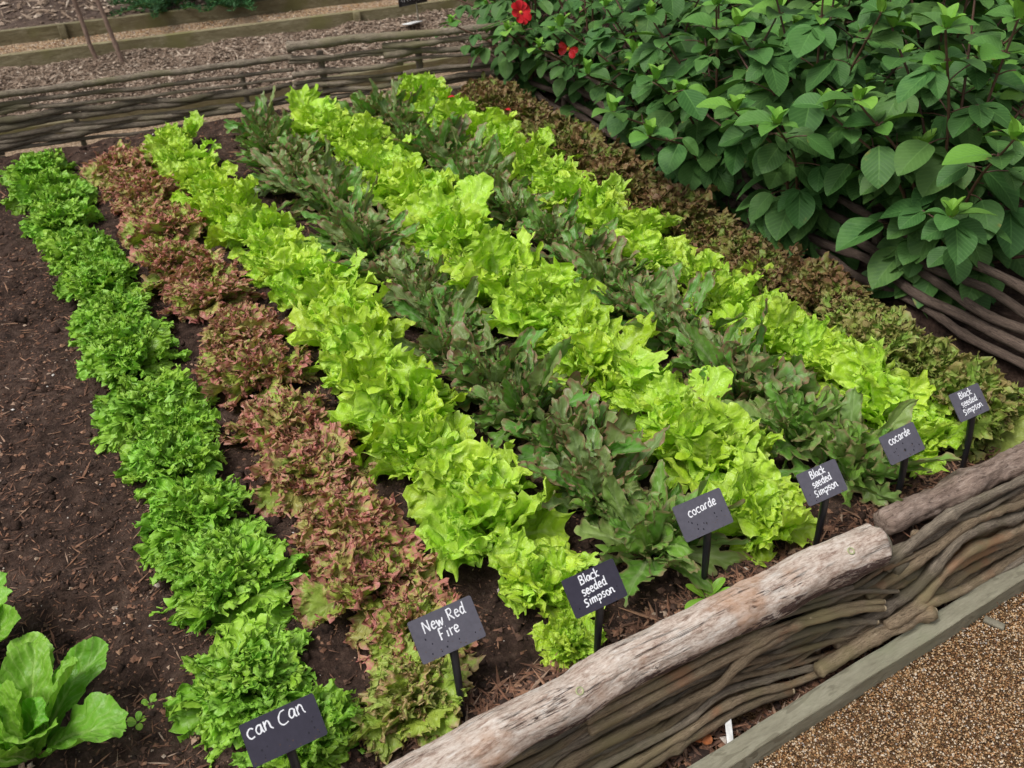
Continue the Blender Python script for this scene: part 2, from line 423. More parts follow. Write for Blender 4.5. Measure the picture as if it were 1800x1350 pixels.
M = dict(
    can=leaf_mat("frilly green leaf", (.24, .50, .035), (.31, .59, .055), (.35, .64, .08), (.44, .66, .18), edge_lo=.8, edge_hi=1.1, rough=.40, veins=5, blister=90, bs=.4),
    red=leaf_mat("red tinged leaf", (.37, .50, .07), (.46, .44, .12), (.56, .22, .18), (.46, .50, .16), edge_lo=.66, edge_hi=1.03, rough=.42, veins=5, blister=90, patch=.9, edge_noise=.6, bs=.4, tips=(.36, .05, .10)),
    lime=leaf_mat("lime leaf", (.43, .69, .035), (.52, .77, .07), (.57, .79, .11), (.68, .83, .30), edge_lo=.85, edge_hi=1.1, rough=.36, veins=7, blister=85, bs=.7, trans=.28, midw=.055),
    oak=leaf_mat("dusky oak leaf", (.14, .34, .045), (.20, .29, .085), (.29, .17, .10), (.38, .48, .25), edge_lo=.70, edge_hi=1.08, rough=.40, veins=6, blister=60, patch=1.4, edge_noise=.5, trans=.22, spec=.45, midw=.11),
    oakgreen=leaf_mat("fresh oak leaf", (.16, .34, .045), (.21, .33, .08), (.26, .20, .10), (.38, .50, .22), edge_lo=.74, edge_hi=1.1, rough=.42, veins=6, blister=60, trans=.22, midw=.10, patch=1.0),
    redgreen=leaf_mat("green leaf tinged red", (.38, .54, .07), (.44, .52, .11), (.52, .34, .18), (.50, .60, .18), edge_lo=.8, edge_hi=1.1, rough=.42, veins=5, blister=90, bs=.4),
    dullgreen=leaf_mat("olive green leaf", (.26, .42, .06), (.30, .40, .08), (.34, .27, .10), (.38, .48, .12), edge_lo=.75, edge_hi=1.1, rough=.5, veins=5, blister=90),
    dull=leaf_mat("dull bronze leaf", (.20, .31, .045), (.25, .26, .06), (.27, .15, .075), (.30, .36, .09), edge_lo=.62, edge_hi=1.08, rough=.5, veins=5, blister=90, patch=.9, edge_noise=.5),
    cos=leaf_mat("cos leaf", (.15, .38, .025), (.20, .46, .04), (.22, .50, .05), (.42, .62, .18), edge_lo=.85, edge_hi=1.1, rough=.42, veins=9, blister=55, bs=.9, midw=.06, vm=.6),
    dahlia=leaf_mat("dahlia leaf", (.055, .145, .034), (.085, .195, .046), (.085, .21, .045), (.13, .28, .07), edge_lo=.9, edge_hi=1.2, rough=.55, veins=9, blister=30, bs=.5, trans=.12, spec=.28, young=(.19, .42, .05), midw=.03, vm=.5, tips=(.30, .24, .06)),
    stem=plain_mat("dahlia stem", (.12, .06, .04), .55),
    greenstem=plain_mat("green stem", (.10, .20, .04), .5),
    petal=plain_mat("red petal", (.55, .012, .02), .5, .4, 60, .3),
    yolk=plain_mat("yellow florets", (.75, .42, .03), .7),
    bud=plain_mat("yellow bud", (.5, .5, .12), .6),
    log=log_mat(),
    logb=bark_mat("rough bark", (.10, .065, .05), (.34, .25, .20), (.72, .60, .52), streak=2.2, along=16.0, rough=.85),
    rod=bark_mat("hazel rod", (.085, .058, .036), (.36, .27, .175), (.68, .55, .40), streak=2.6, along=30, rough=.75, green=(.30, .25, .13), patch=(.44, .22, .12)),
    rodgrey=bark_mat("weathered rod", (.065, .052, .038), (.27, .22, .165), (.55, .48, .38), streak=2.4, along=26, rough=.85, green=(.21, .185, .11)),
    rodshade=bark_mat("shade darkened rod", (.04, .028, .022), (.125, .09, .07), (.25, .19, .15), streak=2.2, along=18, rough=.85),  # rod colour darkened to paint in the shade under the dahlias
    board=bark_mat("green tanalised board", (.22, .20, .14), (.36, .34, .25), (.48, .46, .35), streak=1.0, along=5, rough=.8, fine=8, green=(.33, .33, .225)),
    boardback=bark_mat("mossy board", (.13, .105, .055), (.22, .19, .11), (.40, .36, .24), streak=1.0, along=5, rough=.85, fine=8, green=(.18, .165, .07)),
    soil=soil_mat("soil", (.020, .012, .009), (.072, .043, .032), (.16, .105, .08), 30, 90),
    soilback=soil_mat("dug soil", (.04, .026, .02), (.095, .065, .05), (.16, .115, .09), 16, 50),
    mulch=soil_mat("mulched soil", (.07, .045, .032), (.17, .12, .085), (.30, .225, .165), 20, 50, vor=90),
    pathback=soil_mat("tan path", (.26, .165, .10), (.44, .31, .20), (.62, .47, .33), 30, 80, vor=90),
    gravel=soil_mat("gravel base", (.08, .04, .018), (.22, .12, .05), (.40, .26, .14), 60, 150, vor=200),
    crumb=chip_mat("soil crumbs", [(0, (.028, .017, .013)), (.35, (.07, .042, .032)), (.6, (.135, .075, .052)), (.8, (.235, .115, .07)), (.93, (.35, .20, .125)), (.985, (.46, .36, .28)), (1, (.75, .72, .68))]),
    chip=chip_mat("mulch chips", [(0, (.055, .035, .024)), (.3, (.14, .095, .066)), (.6, (.24, .17, .12)), (.85, (.37, .28, .21)), (1, (.58, .48, .38))]),
    pebble=chip_mat("pebbles", [(0, (.07, .038, .022)), (.2, (.22, .105, .042)), (.42, (.38, .20, .08)), (.6, (.46, .30, .15)), (.8, (.56, .42, .27)), (.95, (.68, .58, .46)), (1, (.28, .26, .25))], rough=.6, spec=.4),
    slate=plain_mat("slate", (.105, .10, .125), .42, .5, 120, .12, .15, .001),  # black slate, its colour lifted to paint in the sky's sheen
    slatedark=plain_mat("dark slate", (.040, .036, .055), .42, .4, 120, .12, .15, .001),  # the black slate again, without sky sheen put into its colour
    chalk=plain_mat("chalk", (.85, .86, .90), .8, .2, 300, .12),
    mud=plain_mat("dried mud splash", (.13, .085, .06), .95, .1, 200, .3),
    spot=plain_mat("water drop marks", (.022, .02, .03), .2, .6, 80, .2),
    black=plain_mat("black plastic", (.014, .014, .018), .4, .5),
    white=plain_mat("white plastic", (.78, .78, .76), .4),
    needle=plain_mat("needle green", (.035, .12, .035), .6, .3, 12, .5),
    stake=plain_mat("stake wood", (.26, .18, .14), .8, .2, 30, .3),
    cutwood=plain_mat("cut wood", (.52, .42, .27), .8, .2, 120, .3),
    splinter=plain_mat("grey wood", (.22, .20, .15), .8, .2, 60, .3),
    leafdead=plain_mat("orange dead leaf", (.42, .14, .05), .7, .2, 60, .3),
    knot=plain_mat("knot ring", (.42, .44, .24), .8, .2, 200, .3),
)

# ------------------------------------------------------------------ leaf generator
def leaf(rg, L, W, y0=0.0, a=.55, m=2.2, q=1.8, k=.72, a0=1.0, bend=1.0, bp=1.4, cup=.1, fr=((.01, 8, 3),), teeth=(.1, 20, .0), blist=(.003, 50), ns=60, nt=7, azi=0.0, r0=0.01, base=(0, 0, 0), twist=0.0, rnd=None, side=.5, lobe=None, roll=0.0, fold=0.0, tp=.75, te=.5, crump=()):
    s = np.linspace(-1, 1, ns + 1)
    t = np.linspace(0, 1, nt + 1) ** tp
    ab = np.abs(s)
    ph = rg.uniform(0, 50)
    yb = (1 - ab ** q)
    sh = np.clip(yb, 0, 1) ** a * np.clip(1 - yb ** m, 0, 1) ** te
    xb = np.sign(s) * sh * W / max(sh.max(), 1e-6)
    yc = yb * k; 
    amp, cnt, pw = teeth
    tw = np.abs(((s * cnt / 2 + ph) % 1.0) * 2 - 1)          # triangle wave
    tw = (tw ** (1 + pw)) - .4
    tw = tw * (0.6 + 0.6 * vnoise(s * cnt * .4 + ph, s * 0, seed=3))
    sc = 1 + amp * 2 * tw
    if lobe: 
        lo = np.sin(ab * np.pi * lobe[1] + ph * .2 + np.sign(s) * .4)
        sc = sc * (1 + lobe[0] * lo * np.clip(ab * 3, 0.2, 1))
    sc = sc + .12 * vnoise(s * 2.5 + ph, s * 0, seed=5)
    Bx, By = xb * sc, yc + (yb - yc) * sc
    Tt, S = np.meshgrid(t, s)
    x = Bx[:, None] * Tt
    y = yc[:, None] + (By - yc)[:, None] * Tt
    n = np.zeros_like(x)
    dx = np.gradient(Bx); dy = np.gradient(By * L); dl = np.hypot(dx, dy) + 1e-6
    tx, ty = (dx / dl)[:, None], (dy / dl)[:, None]
    arc = np.cumsum(dl); arc = arc / arc[-1] * 2
    for A, F, P in fr:
        p = rg.uniform(0, 6.28)
        w = vnoise(arc * F * .45 + ph, arc * 0, seed=7) * 2.6
        phs = (2 * np.pi * F * arc / 2 + p + w)[:, None]
        am = A * (0.75 + .5 * vnoise(arc * F * .3 + ph + 9, arc * 0, seed=8))[:, None]
        n += am * Tt ** P * np.sin(phs)
        q2 = am * side * Tt ** P * np.sin(2 * phs + .6)
        x = x + q2 * tx; y = y + q2 * ty / L
    Y = y * L
    bl, bf = blist
    n += bl * (1 - np.abs(vnoise(x * bf + ph, Y * bf, seed=11)) * 2) * (1 - np.exp(-(x / (.12 * W)) ** 2)) * (.4 + .6 * np.clip(y * 3, 0, 1))
    n += cup * (np.abs(x) / W) ** 2 * W + fold * np.abs(x)
    xx = x + 0
    # midrib arch
    u = np.linspace(-.3, 1.5, 120)
    th = a0 - bend * np.clip(u, 0, None) ** bp
    du = (u[1] - u[0]) * L
    cr = np.cumsum(np.cos(th)) * du; cz = np.cumsum(np.sin(th)) * du
    i0 = np.interp(0, u, np.arange(120)); 
    cr -= np.interp(0, u, cr); cz -= np.interp(0, u, cz)
    yy = y + y0
    rr = np.interp(yy, u, cr) + r0; zz = np.interp(yy, u, cz); tt = np.interp(yy, u, th)
    sw = twist * yy
    xx2 = xx * np.cos(roll + sw) - n * np.sin(roll + sw); nn = xx * np.sin(roll + sw) + n * np.cos(roll + sw)
    px = rr - nn * np.sin(tt); pz = zz + nn * np.cos(tt); py = xx2
    for ca, cf, cp in crump:
        kx = x * cf + ph * 3; ky = Y * cf; wgt = ca * np.clip(Tt, .05, 1) ** cp * np.clip(y * 2.5, .2, 1)
        px = px + wgt * vnoise(kx, ky, seed=21); py = py + wgt * vnoise(kx, ky, seed=33); pz = pz + wgt * vnoise(kx, ky, seed=45)
    V = np.stack([px * np.cos(azi) - py * np.sin(azi), px * np.sin(azi) + py * np.cos(azi), pz], -1).reshape(-1, 3) + np.array(base)
    nt1 = nt + 1
    i = np.arange(ns)[:, None] * nt1; j = np.arange(nt)[None]
    Q = np.stack([i + j, i + nt1 + j, i + nt1 + j + 1, i + j + 1], -1).reshape(-1, 4)
    r_ = rg.uniform() if rnd is None else rnd
    A = np.stack([Tt, x / W * .5 + .5, np.clip(y, 0, 1), np.full_like(x, r_)], -1).reshape(-1, 4)
    return V, Q, A

GA = 2.39996
def frill_head(seed, n, s, L0, L1, wr, fr, teeth, lobe, ns, crump, flat=.8, nt=11):
    """a low dome of narrow based fan leaves, each crumpled and turned its own way so no rosette rings form"""
    rg = rng_(seed); g = Geo()
    lx, ly = rg.uniform(-.02, .02, 2)
    for i in range(n):
        f = ((i + .5) / n)
        L = s * (L0 + (L1 - L0) * f) * rg.uniform(.78, 1.2)
        V, Q, A = leaf(rg, L, L * wr * rg.uniform(.75, 1.25), a=.9, m=4.0, q=1.9, k=.62, a0=R(12 + 72 * f ** .85 + rg.uniform(-14, 14)), bend=R(48 - 34 * f + rg.uniform(-28, 28)), bp=2.0, cup=rg.uniform(-.2, .3),
                       fr=tuple((p * s, q, r) for p, q, r in fr), teeth=teeth, blist=(.003, 60), ns=ns, nt=nt, tp=.62,
                       azi=i * GA + rg.uniform(-.7, .7), r0=.012 * (1 - f), twist=rg.uniform(-1.3, 1.3), side=.9, roll=rg.uniform(-.6, .6), lobe=(lobe * rg.uniform(.6, 1.3), int(rg.integers(4, 7))),
                       crump=tuple((p * s, q / s, r) for p, q, r in crump), base=(lx, ly, 0))
        V[:, 2] *= flat
        g.add(V, Q, None, A)
    return g
def head_can(seed, n=46, s=1.0):
    return frill_head(seed, n, s, .140, .115, .37, ((.0085, 5, 2.0), (.0080, 12, 2.8), (.0040, 27, 4)), (.07, 30, .2), .13, 168, ((.011, 75, 1.2), (.007, 150, 2.0)))
def head_red(seed, n=38, s=1.0):
    return frill_head(seed, n, s, .146, .110, .40, ((.009, 4.5, 1.8), (.0080, 12, 2.6), (.0040, 28, 4)), (.08, 28, .3), .12, 168, ((.010, 75, 1.2), (.007, 160, 1.8)))
def head_lime(seed, n=26, s=1.0):
    rg = rng_(seed); g = Geo()
    lx, ly = rg.uniform(-.02, .02, 2)
    for i in range(n):
        f = (i + .5) / n
        horn = rg.uniform() < .2
        L = s * (.148 - .034 * f) * rg.uniform(.78, 1.2) * (1.3 if horn else 1)
        V, Q, A = leaf(rg, L, L * (rg.uniform(.26, .34) if horn else rg.uniform(.36, .52)), a=.8, m=3.2, a0=R((22 + 58 * f ** .85 + rg.uniform(-12, 12))), bend=R(-12 if horn else (44 - 24 * f + rg.uniform(-26, 22))), bp=1.6, cup=rg.uniform(-.1, .35),
                       fr=((.012 * s, 3.0, 1.6), (.0085 * s, 7.0, 2.0), (.0036 * s, 16, 2.6)), teeth=(.14, 11, 1.2), blist=(.006 * s, 50), ns=104, nt=13,
                       azi=i * GA + rg.uniform(-.6, .6), r0=.014 * (1 - f), twist=rg.uniform(-1.0, 1.0), side=.7, roll=rg.uniform(-.55, .55), crump=((.012 * s, 42, .9), (.0045 * s, 100, 1.0)), base=(lx, ly, 0))
        V[:, 2] *= .92
        g.add(V, Q, None, A)
    return g
def head_oak(seed, n=50, s=1.0):
    rg = rng_(seed); g = Geo()
    for i in range(n):
        f = i / (n - 1)
        plain = rg.uniform() < .35; tongue = plain and rg.uniform() < .45
        L = s * (rg.uniform(.20, .25) if tongue else rg.uniform(.14, .20) if plain else rg.uniform(.11, .175)) * (1 - .2 * f)
        V, Q, A = leaf(rg, L, L * (rg.uniform(.085, .105) if plain else rg.uniform(.15, .22)), a=.7, m=2.2, te=.65, q=1.6, k=.8, a0=R(rg.uniform(30, 75) if tongue else 20 + 60 * f ** .8 + rg.uniform(-20, 20)), bend=R(rg.uniform(-5, 20) if tongue else rg.uniform(-15, 60)), bp=1.5, cup=.3,
                       fr=((.004 * s, 4, 2), (.0025 * s, 10, 2.5)), teeth=(.03, 14, .2), blist=(.0025, 45), ns=72, nt=6,
                       azi=i * GA + rg.uniform(-.5, .5), r0=.014 * (1 - f), twist=rg.uniform(-1.4, 1.4), side=.4,
                       lobe=None if plain else (rg.uniform(.3, .5), int(rg.integers(3, 5)) * 2), roll=rg.uniform(-.8, .8), fold=rg.uniform(-.2, .4), crump=((.007, 45, .8), (.004, 110, 1)))
        V[:, 2] *= .88
        g.add(V, Q, None, A)
    return g
def head_cos(seed, n=14, s=1.0):
    rg = rng_(seed); g = Geo()
    for i in range(n):
        f = i / (n - 1)
        L = s * (.25 - .08 * f) * rg.uniform(.9, 1.1)
        V, Q, A = leaf(rg, L, L * rg.uniform(.19, .23), a=.6, m=3.6, q=1.7, a0=R(44 + 38 * f + rg.uniform(-8, 8)), bend=R(38 - 10 * f), bp=1.4, cup=.45,
                       fr=((.008, 2.5, 1.8), (.003, 9, 3)), teeth=(.03, 46, .2), blist=(.006, 34), ns=100, nt=9,
                       azi=i * GA + rg.uniform(-.3, .3), r0=.015 * (1 - f), twist=rg.uniform(-.6, .6), side=.3, roll=rg.uniform(-.3, .3), crump=((.006, 40, .5), (.003, 90, .5)))
        g.add(V, Q, None, A)
    return g

# ------------------------------------------------------------------ setting: ground, beds, paths
def sheet(name, x0, x1, ylo, yhi, z, mat, nx, ny, amp=.01, fr=6, seed=0, skirt=None, oct=5, kind='structure'):
    xs = np.linspace(x0, x1, nx); v = np.linspace(0, 1, ny)
    X, Vv = np.meshgrid(xs, v, indexing='ij')
    lo = ylo(X) if callable(ylo) else ylo + 0 * X
    hi = yhi(X) if callable(yhi) else yhi + 0 * X
    Y = lo + (hi - lo) * Vv
    Z = z + amp * fbm(X * fr, Y * fr, seed=seed, oct=oct)
    if skirt is not None:
        Z[:, 0] = skirt; Z[:, -1] = skirt; Z[0] = skirt; Z[-1] = skirt
    g = Geo()
    i = np.arange(nx - 1)[:, None] * ny; j = np.arange(ny - 1)[None]
    Q = np.stack([i + j, i + ny + j, i + ny + j + 1, i + j + 1], -1).reshape(-1, 4)
    g.add(np.stack([X, Y, Z], -1).reshape(-1, 3), Q)
    return tag(g.obj(name, mat), kind=kind)

back_y = lambda x: np.where(x < 1.22, 4.67 - .15 * x, 4.82 - .3 * x)
sheet("ground", -30, 30, -30, 30, -.26, M['soilback'], 30, 30, amp=.0)
sheet("bed_soil", -1.7, 2.10, 1.05, back_y, 0.0, M['soil'], 420, 420, amp=.014, fr=10, skirt=-.24)
sheet("dahlia_bed_soil", 2.105, 7.0, 1.05, lambda x: 4.62 + 1.6 * np.clip(x - 2.45, 0, 2.0), 0.0, M['soil'], 120, 150, amp=.014, fr=8, seed=4, skirt=-.24)
sheet("gravel_path", -4, 6, -3, 1.045, -.232, M['gravel'], 120, 80, amp=.002, fr=5, seed=2)
b1y = lambda x: 5.40 - .17 * x
b2y = lambda x: 6.63 - .265 * x
b3y = lambda x: 7.05 - .28 * x
sheet("back_gravel_strip", -3, 2.6, lambda x: back_y(x) + .005, lambda x: b1y(x) + .01, -.20, M['pathback'], 90, 30, amp=.004, fr=8, seed=3)
sheet("mulched_bed", -3, 4.0, lambda x: b1y(x) + .035, lambda x: b2y(x), -.155, M['mulch'], 160, 60, amp=.016, fr=6, seed=5)
sheet("tan_path", -3, 4.2, lambda x: b2y(x) + .04, lambda x: b3y(x), -.135, M['pathback'], 90, 30, amp=.004, fr=8, seed=6)
sheet("far_bed_soil", -4, 5, lambda x: b3y(x) + .04, 14, -.07, M['soilback'], 160, 160, amp=.03, fr=4, seed=7)

# chips and crumbs
def scatter(name, mat, N, xf, zf, size, seed, elong=.25, flat=.5, shade=False, crumbsmooth=False):
    """N little faceted pieces; elong = share of long shreds"""
    rg = rng_(seed)
    X, Y = xf(rg, N); N = len(X)
    t = (1 + 5 ** .5) / 2
    o6 = np.array([(1, 0, 0), (-1, 0, 0), (0, 1, 0), (0, -1, 0), (0, 0, 1), (0, 0, -1)], float)
    f6 = np.array([(0, 2, 4), (2, 1, 4), (1, 3, 4), (3, 0, 4), (2, 0, 5), (1, 2, 5), (3, 1, 5), (0, 3, 5)])
    P = o6[None] * rg.uniform(.6, 1.25, (N, 6, 1)) + rg.uniform(-.22, .22, (N, 6, 3))
    S = size(rg, N)
    E = np.ones((N, 3)); E[:, 2] = flat
    lng = rg.uniform(size=N) < elong
    E[lng, 0] = rg.uniform(2.5, 5, lng.sum()); E[lng, 1] = .4; E[lng, 2] = .3
    P = P * (E * S[:, None])[:, None]
    az = rg.uniform(0, 6.283, N); tl = rg.normal(0, .25, N)
    c, s = np.cos(tl)[:, None], np.sin(tl)[:, None]
    P = np.stack([P[..., 0] * c - P[..., 2] * s, P[..., 1], P[..., 0] * s + P[..., 2] * c], -1)
    c, s = np.cos(az)[:, None], np.sin(az)[:, None]
    P = np.stack([P[..., 0] * c - P[..., 1] * s, P[..., 0] * s + P[..., 1] * c, P[..., 2]], -1)
    Z = zf(X, Y) + S * .25
    P = P + np.stack([X, Y, Z], -1)[:, None]
    F = (f6[None] + (np.arange(N) * 6)[:, None, None]).reshape(-1, 3)
    rv = rg.uniform(size=N); rv = np.where(lng, .55 + .42 * rv, rv ** 1.15)
    A = np.zeros((N, 6, 4)); A[..., 3] = rv[:, None]
    g = Geo(); g.add(P.reshape(-1, 3), None, F, A.reshape(-1, 4))
    return tag(g.obj(name, mat, smooth=crumbsmooth), kind='stuff')

bedz = lambda x, y: .014 * fbm(x * 10, y * 10, seed=0, oct=5)
def bedxy(rg, N):
    x = rg.uniform(-1.3, 2.08, N); y = 1.07 + (back_y(x) - 1.1) * rg.uniform(0, 1, N) ** 1.35
    return x, y
scatter("soil_crumbs", M['crumb'], 62000, bedxy, bedz, lambda rg, N: rg.gamma(1.7, .0017, N).clip(.001, .009), 1, elong=.14, flat=.75)
scatter("soil_clods", M['soil'], 2600, bedxy, lambda x, y: bedz(x, y) - .003, lambda rg, N: rg.gamma(3, .0035, N).clip(.004, .02), 11, elong=0, flat=.7, crumbsmooth=True)
def leftxy(rg, N):
    return rg.uniform(-.75, .15, N), 1.1 + 2.6 * rg.uniform(0, 1, N) ** 1.3
scatter("bark_shreds", M['crumb'], 16000, leftxy, lambda x, y: bedz(x, y) + .001, lambda rg, N: rg.gamma(2.0, .0012, N).clip(.0008, .006), 21, elong=.45, flat=.6)
def stripxy(rg, N):
    x = rg.uniform(.3, 2.0, N); return x, 1.07 + .10 * rg.uniform(0, 1, N) ** .8
scatter("bark_litter", M['crumb'], 5000, stripxy, lambda x, y: bedz(x, y) + .004, lambda rg, N: rg.gamma(2.5, .0018, N).clip(.001, .012), 31, elong=.5)
def footxy(rg, N):
    x = rg.uniform(.2, 2.1, N); return x, .95 + .12 * rg.uniform(0, 1, N)
scatter("fence_foot_litter", M['crumb'], 6000, footxy, lambda x, y: -.228 + .02 * vnoise(x * 20, y * 20), lambda rg, N: rg.gamma(2.5, .0022, N).clip(.001, .012), 32, elong=.35)
def gravxy(rg, N):
    x = rg.uniform(.55, 2.2, N); y = rg.uniform(.25, .94, N)
    k = (y > .93 - .9 * (x - .62) * .9 - .25) & (y < .955 + .045 * (x - .79)); return x[k], y[k]
scatter("pebbles", M['pebble'], 85000, gravxy, lambda x, y: -.230 + .002 * vnoise(x * 30, y * 30), lambda rg, N: rg.uniform(.0015, .0036, N), 41, elong=.0, flat=.8, crumbsmooth=True)
def mulxy(rg, N):
    x = rg.uniform(-.6, 3.2, N); return x, b1y(x) + .05 + (b2y(x) - b1y(x) - .08) * rg.uniform(0, 1, N)
scatter("mulch_chips", M['chip'], 46000, mulxy, lambda x, y: -.148 + .016 * fbm(x * 6, y * 6, seed=5), lambda rg, N: rg.gamma(3, .0019, N).clip(.002, .014), 51, elong=.3)
def farxy(rg, N):
    x = rg.uniform(-.8, 3.2, N); return x, b3y(x) + .06 + 2.6 * rg.uniform(0, 1, N)
scatter("far_clods", M['chip'], 9000, farxy, lambda x, y: -.07 + .03 * fbm(x * 4, y * 4, seed=7), lambda rg, N: rg.gamma(3, .004, N).clip(.003, .03), 61, elong=.2)
def tanxy(rg, N):
    x = rg.uniform(-.6, 3.0, N); return x, b2y(x) + .05 + (b3y(x) - b2y(x) - .06) * rg.uniform(0, 1, N)
scatter("tan_path_chips", M['pebble'], 9000, tanxy, lambda x, y: -.134 + 0 * x, lambda rg, N: rg.uniform(.003, .007, N), 71, elong=.2)

# ------------------------------------------------------------------ boards
def board(name, label, p0, p1, th, h, ztop, mat, seed, group, brackets=()):
    d = Vector((p1[0] - p0[0], p1[1] - p0[1], 0)); L = d.length
    e = empty(name, (p0[0], p0[1], ztop - h), math.atan2(d.y, d.x))
    g = Geo(); box(g, (0, 0, 0), (L, th, h), seed, nx=int(L * 25)); g.obj("plank", mat, e, smooth=False)
    for bx in brackets:
        g = Geo(); box(g, (bx, -.022, 0.0), (bx + .045, -.002, h + .004), seed + 5, nx=6); g.obj("peg", mat, e)
    return tag(e, label, "edging board", group)
board("edging_board", "pale greenish timber edging board between the front wattle fence and the brown gravel", (-.4, .832 + .044), (2.3, 1.006), -.044, .05, -.188, M['board'], 3, "timber edging boards")
board("edging_board", "timber edging board just behind the far wattle fence, glimpsed through its rods", (-2.5, b1y(-2.5)), (2.9, b1y(2.9)), .03, .10, -.125, M['boardback'], 4, "timber edging boards")
board("edging_board", "middle long mossy edging board between the brown mulch and the tan path", (-2.5, b2y(-2.5)), (4.0, b2y(4.0)), .035, .11, -.085, M['boardback'], 5, "timber edging boards", brackets=(4.75,))
board("edging_board", "farthest mossy edging board along the dug bed, with a dark post on its face", (-2.5, b3y(-2.5)), (4.0, b3y(4.0)), .035, .12, -.050, M['boardback'], 6, "timber edging boards", brackets=(3.12,))

# ------------------------------------------------------------------ front wattle fence
RODS_A = [
 (0.0066,[(0.1,1.020,-.03),(0.424,1.020,-0.018),(0.567,1.020,-0.020),(0.732,1.020,-0.015),(0.824,1.020,-0.003),(0.892,1.020,-0.000),(0.980,1.020,-0.012)]),
 (0.0067,[(0.1,1.025,-.06),(0.450,1.030,-0.059),(0.635,1.030,-0.055),(0.840,1.030,-0.046),(0.917,1.030,-0.052),(0.966,1.030,-0.039)]),
 (0.0100,[(0.1,1.005,-.08),(0.529,1.000,-0.080),(0.706,1.000,-0.078),(0.813,0.998,-0.082),(0.888,0.990,-0.071),(0.934,0.986,-0.031),(0.997,0.990,-0.023),(1.122,1.000,-0.027)]),
 (0.0083,[(0.976,1.000,-0.029),(1.065,1.000,-0.048),(1.159,1.000,-0.075),(1.260,1.000,-0.112),(1.318,0.990,-0.137)]),
 (0.0069,[(0.2,1.0,-.14),(0.628,1.000,-0.156),(0.815,1.000,-0.118),(0.883,1.000,-0.093),(0.951,1.000,-0.063),(1.025,1.000,-0.084),(1.136,1.000,-0.122),(1.251,1.000,-0.153),(1.288,0.995,-0.163)]),
 (0.0061,[(0.3,1.005,-.13),(0.805,1.005,-0.130),(0.930,1.005,-0.100),(1.035,1.005,-0.136),(1.148,1.005,-0.175),(1.249,1.005,-0.199),(1.287,1.005,-0.202)]),
 (0.0081,[(0.2,.995,-.12),(0.651,0.995,-0.137),(0.812,0.995,-0.138),(0.908,0.995,-0.110),(1.028,0.995,-0.148),(1.140,0.995,-0.184),(1.243,0.985,-0.205)]),
 (0.0090,[(0.2,.985,-.15),(0.658,0.985,-0.168),(0.806,0.985,-0.158),(0.903,0.985,-0.138),(0.991,0.985,-0.155),(1.085,0.985,-0.190),(1.164,0.985,-0.200)]),
 (0.0105,[(0.2,.98,-.18),(0.681,0.980,-0.189),(0.803,0.980,-0.178),(0.930,0.980,-0.170),(1.020,0.980,-0.187),(1.082,0.980,-0.205)]),
 (0.0058,[(0.6,1.02,.02),(0.951,1.010,0.032),(1.066,1.010,0.013),(1.175,1.010,-0.016),(1.254,1.010,-0.027),(1.379,1.000,-0.087)]),
 (0.0070,[(0.6,1.01,0),(0.949,1.005,0.005),(1.065,1.005,-0.012),(1.173,1.005,-0.036),(1.255,1.005,-0.061),(1.334,0.995,-0.089)]),
 (0.0082,[(0.6,1.0,-.02),(0.956,0.995,-0.010),(1.042,0.995,-0.008),(1.165,0.995,-0.039),(1.247,0.995,-0.066),(1.326,0.985,-0.096)]),
 (0.0080,[(0.2,1.01,-.05),(.6,1.012,-.035),(.9,1.02,-.05),(1.15,1.02,-.06),(1.4,1.03,-.05)]),
 (0.0090,[(0.2,1.01,-.11),(.6,1.01,-.10),(.9,1.022,-.12),(1.15,1.022,-.13),(1.4,1.03,-.14)]),
 (0.0085,[(0.2,1.022,-.0),(.6,1.022,-.03),(.85,1.02,-.065),(1.1,1.025,-.09),(1.4,1.03,-.11)]),
 (0.0075,[(0.2,1.012,-.07),(.5,1.012,-.06),(.8,1.012,-.045),(1.0,1.018,-.06),(1.3,1.02,-.12)]),
 (0.0090,[(0.1,1.018,-.10),(.5,1.018,-.115),(.8,1.018,-.10),(1.1,1.018,-.14),(1.38,1.02,-.17)]),
 (0.0080,[(0.1,1.01,-.16),(.5,1.01,-.175),(.8,1.01,-.155),(1.1,1.015,-.16),(1.4,1.02,-.15)]),
 (0.0070,[(0.3,1.008,-.03),(.6,1.008,-.045),(.78,1.006,-.03),(.95,1.012,-.075),(1.2,1.015,-.105)]),
 (0.0090,[(0.2,1.0,-.20),(.6,1.0,-.205),(.9,1.01,-.19),(1.15,1.02,-.16),(1.4,1.03,-.19)]),
]
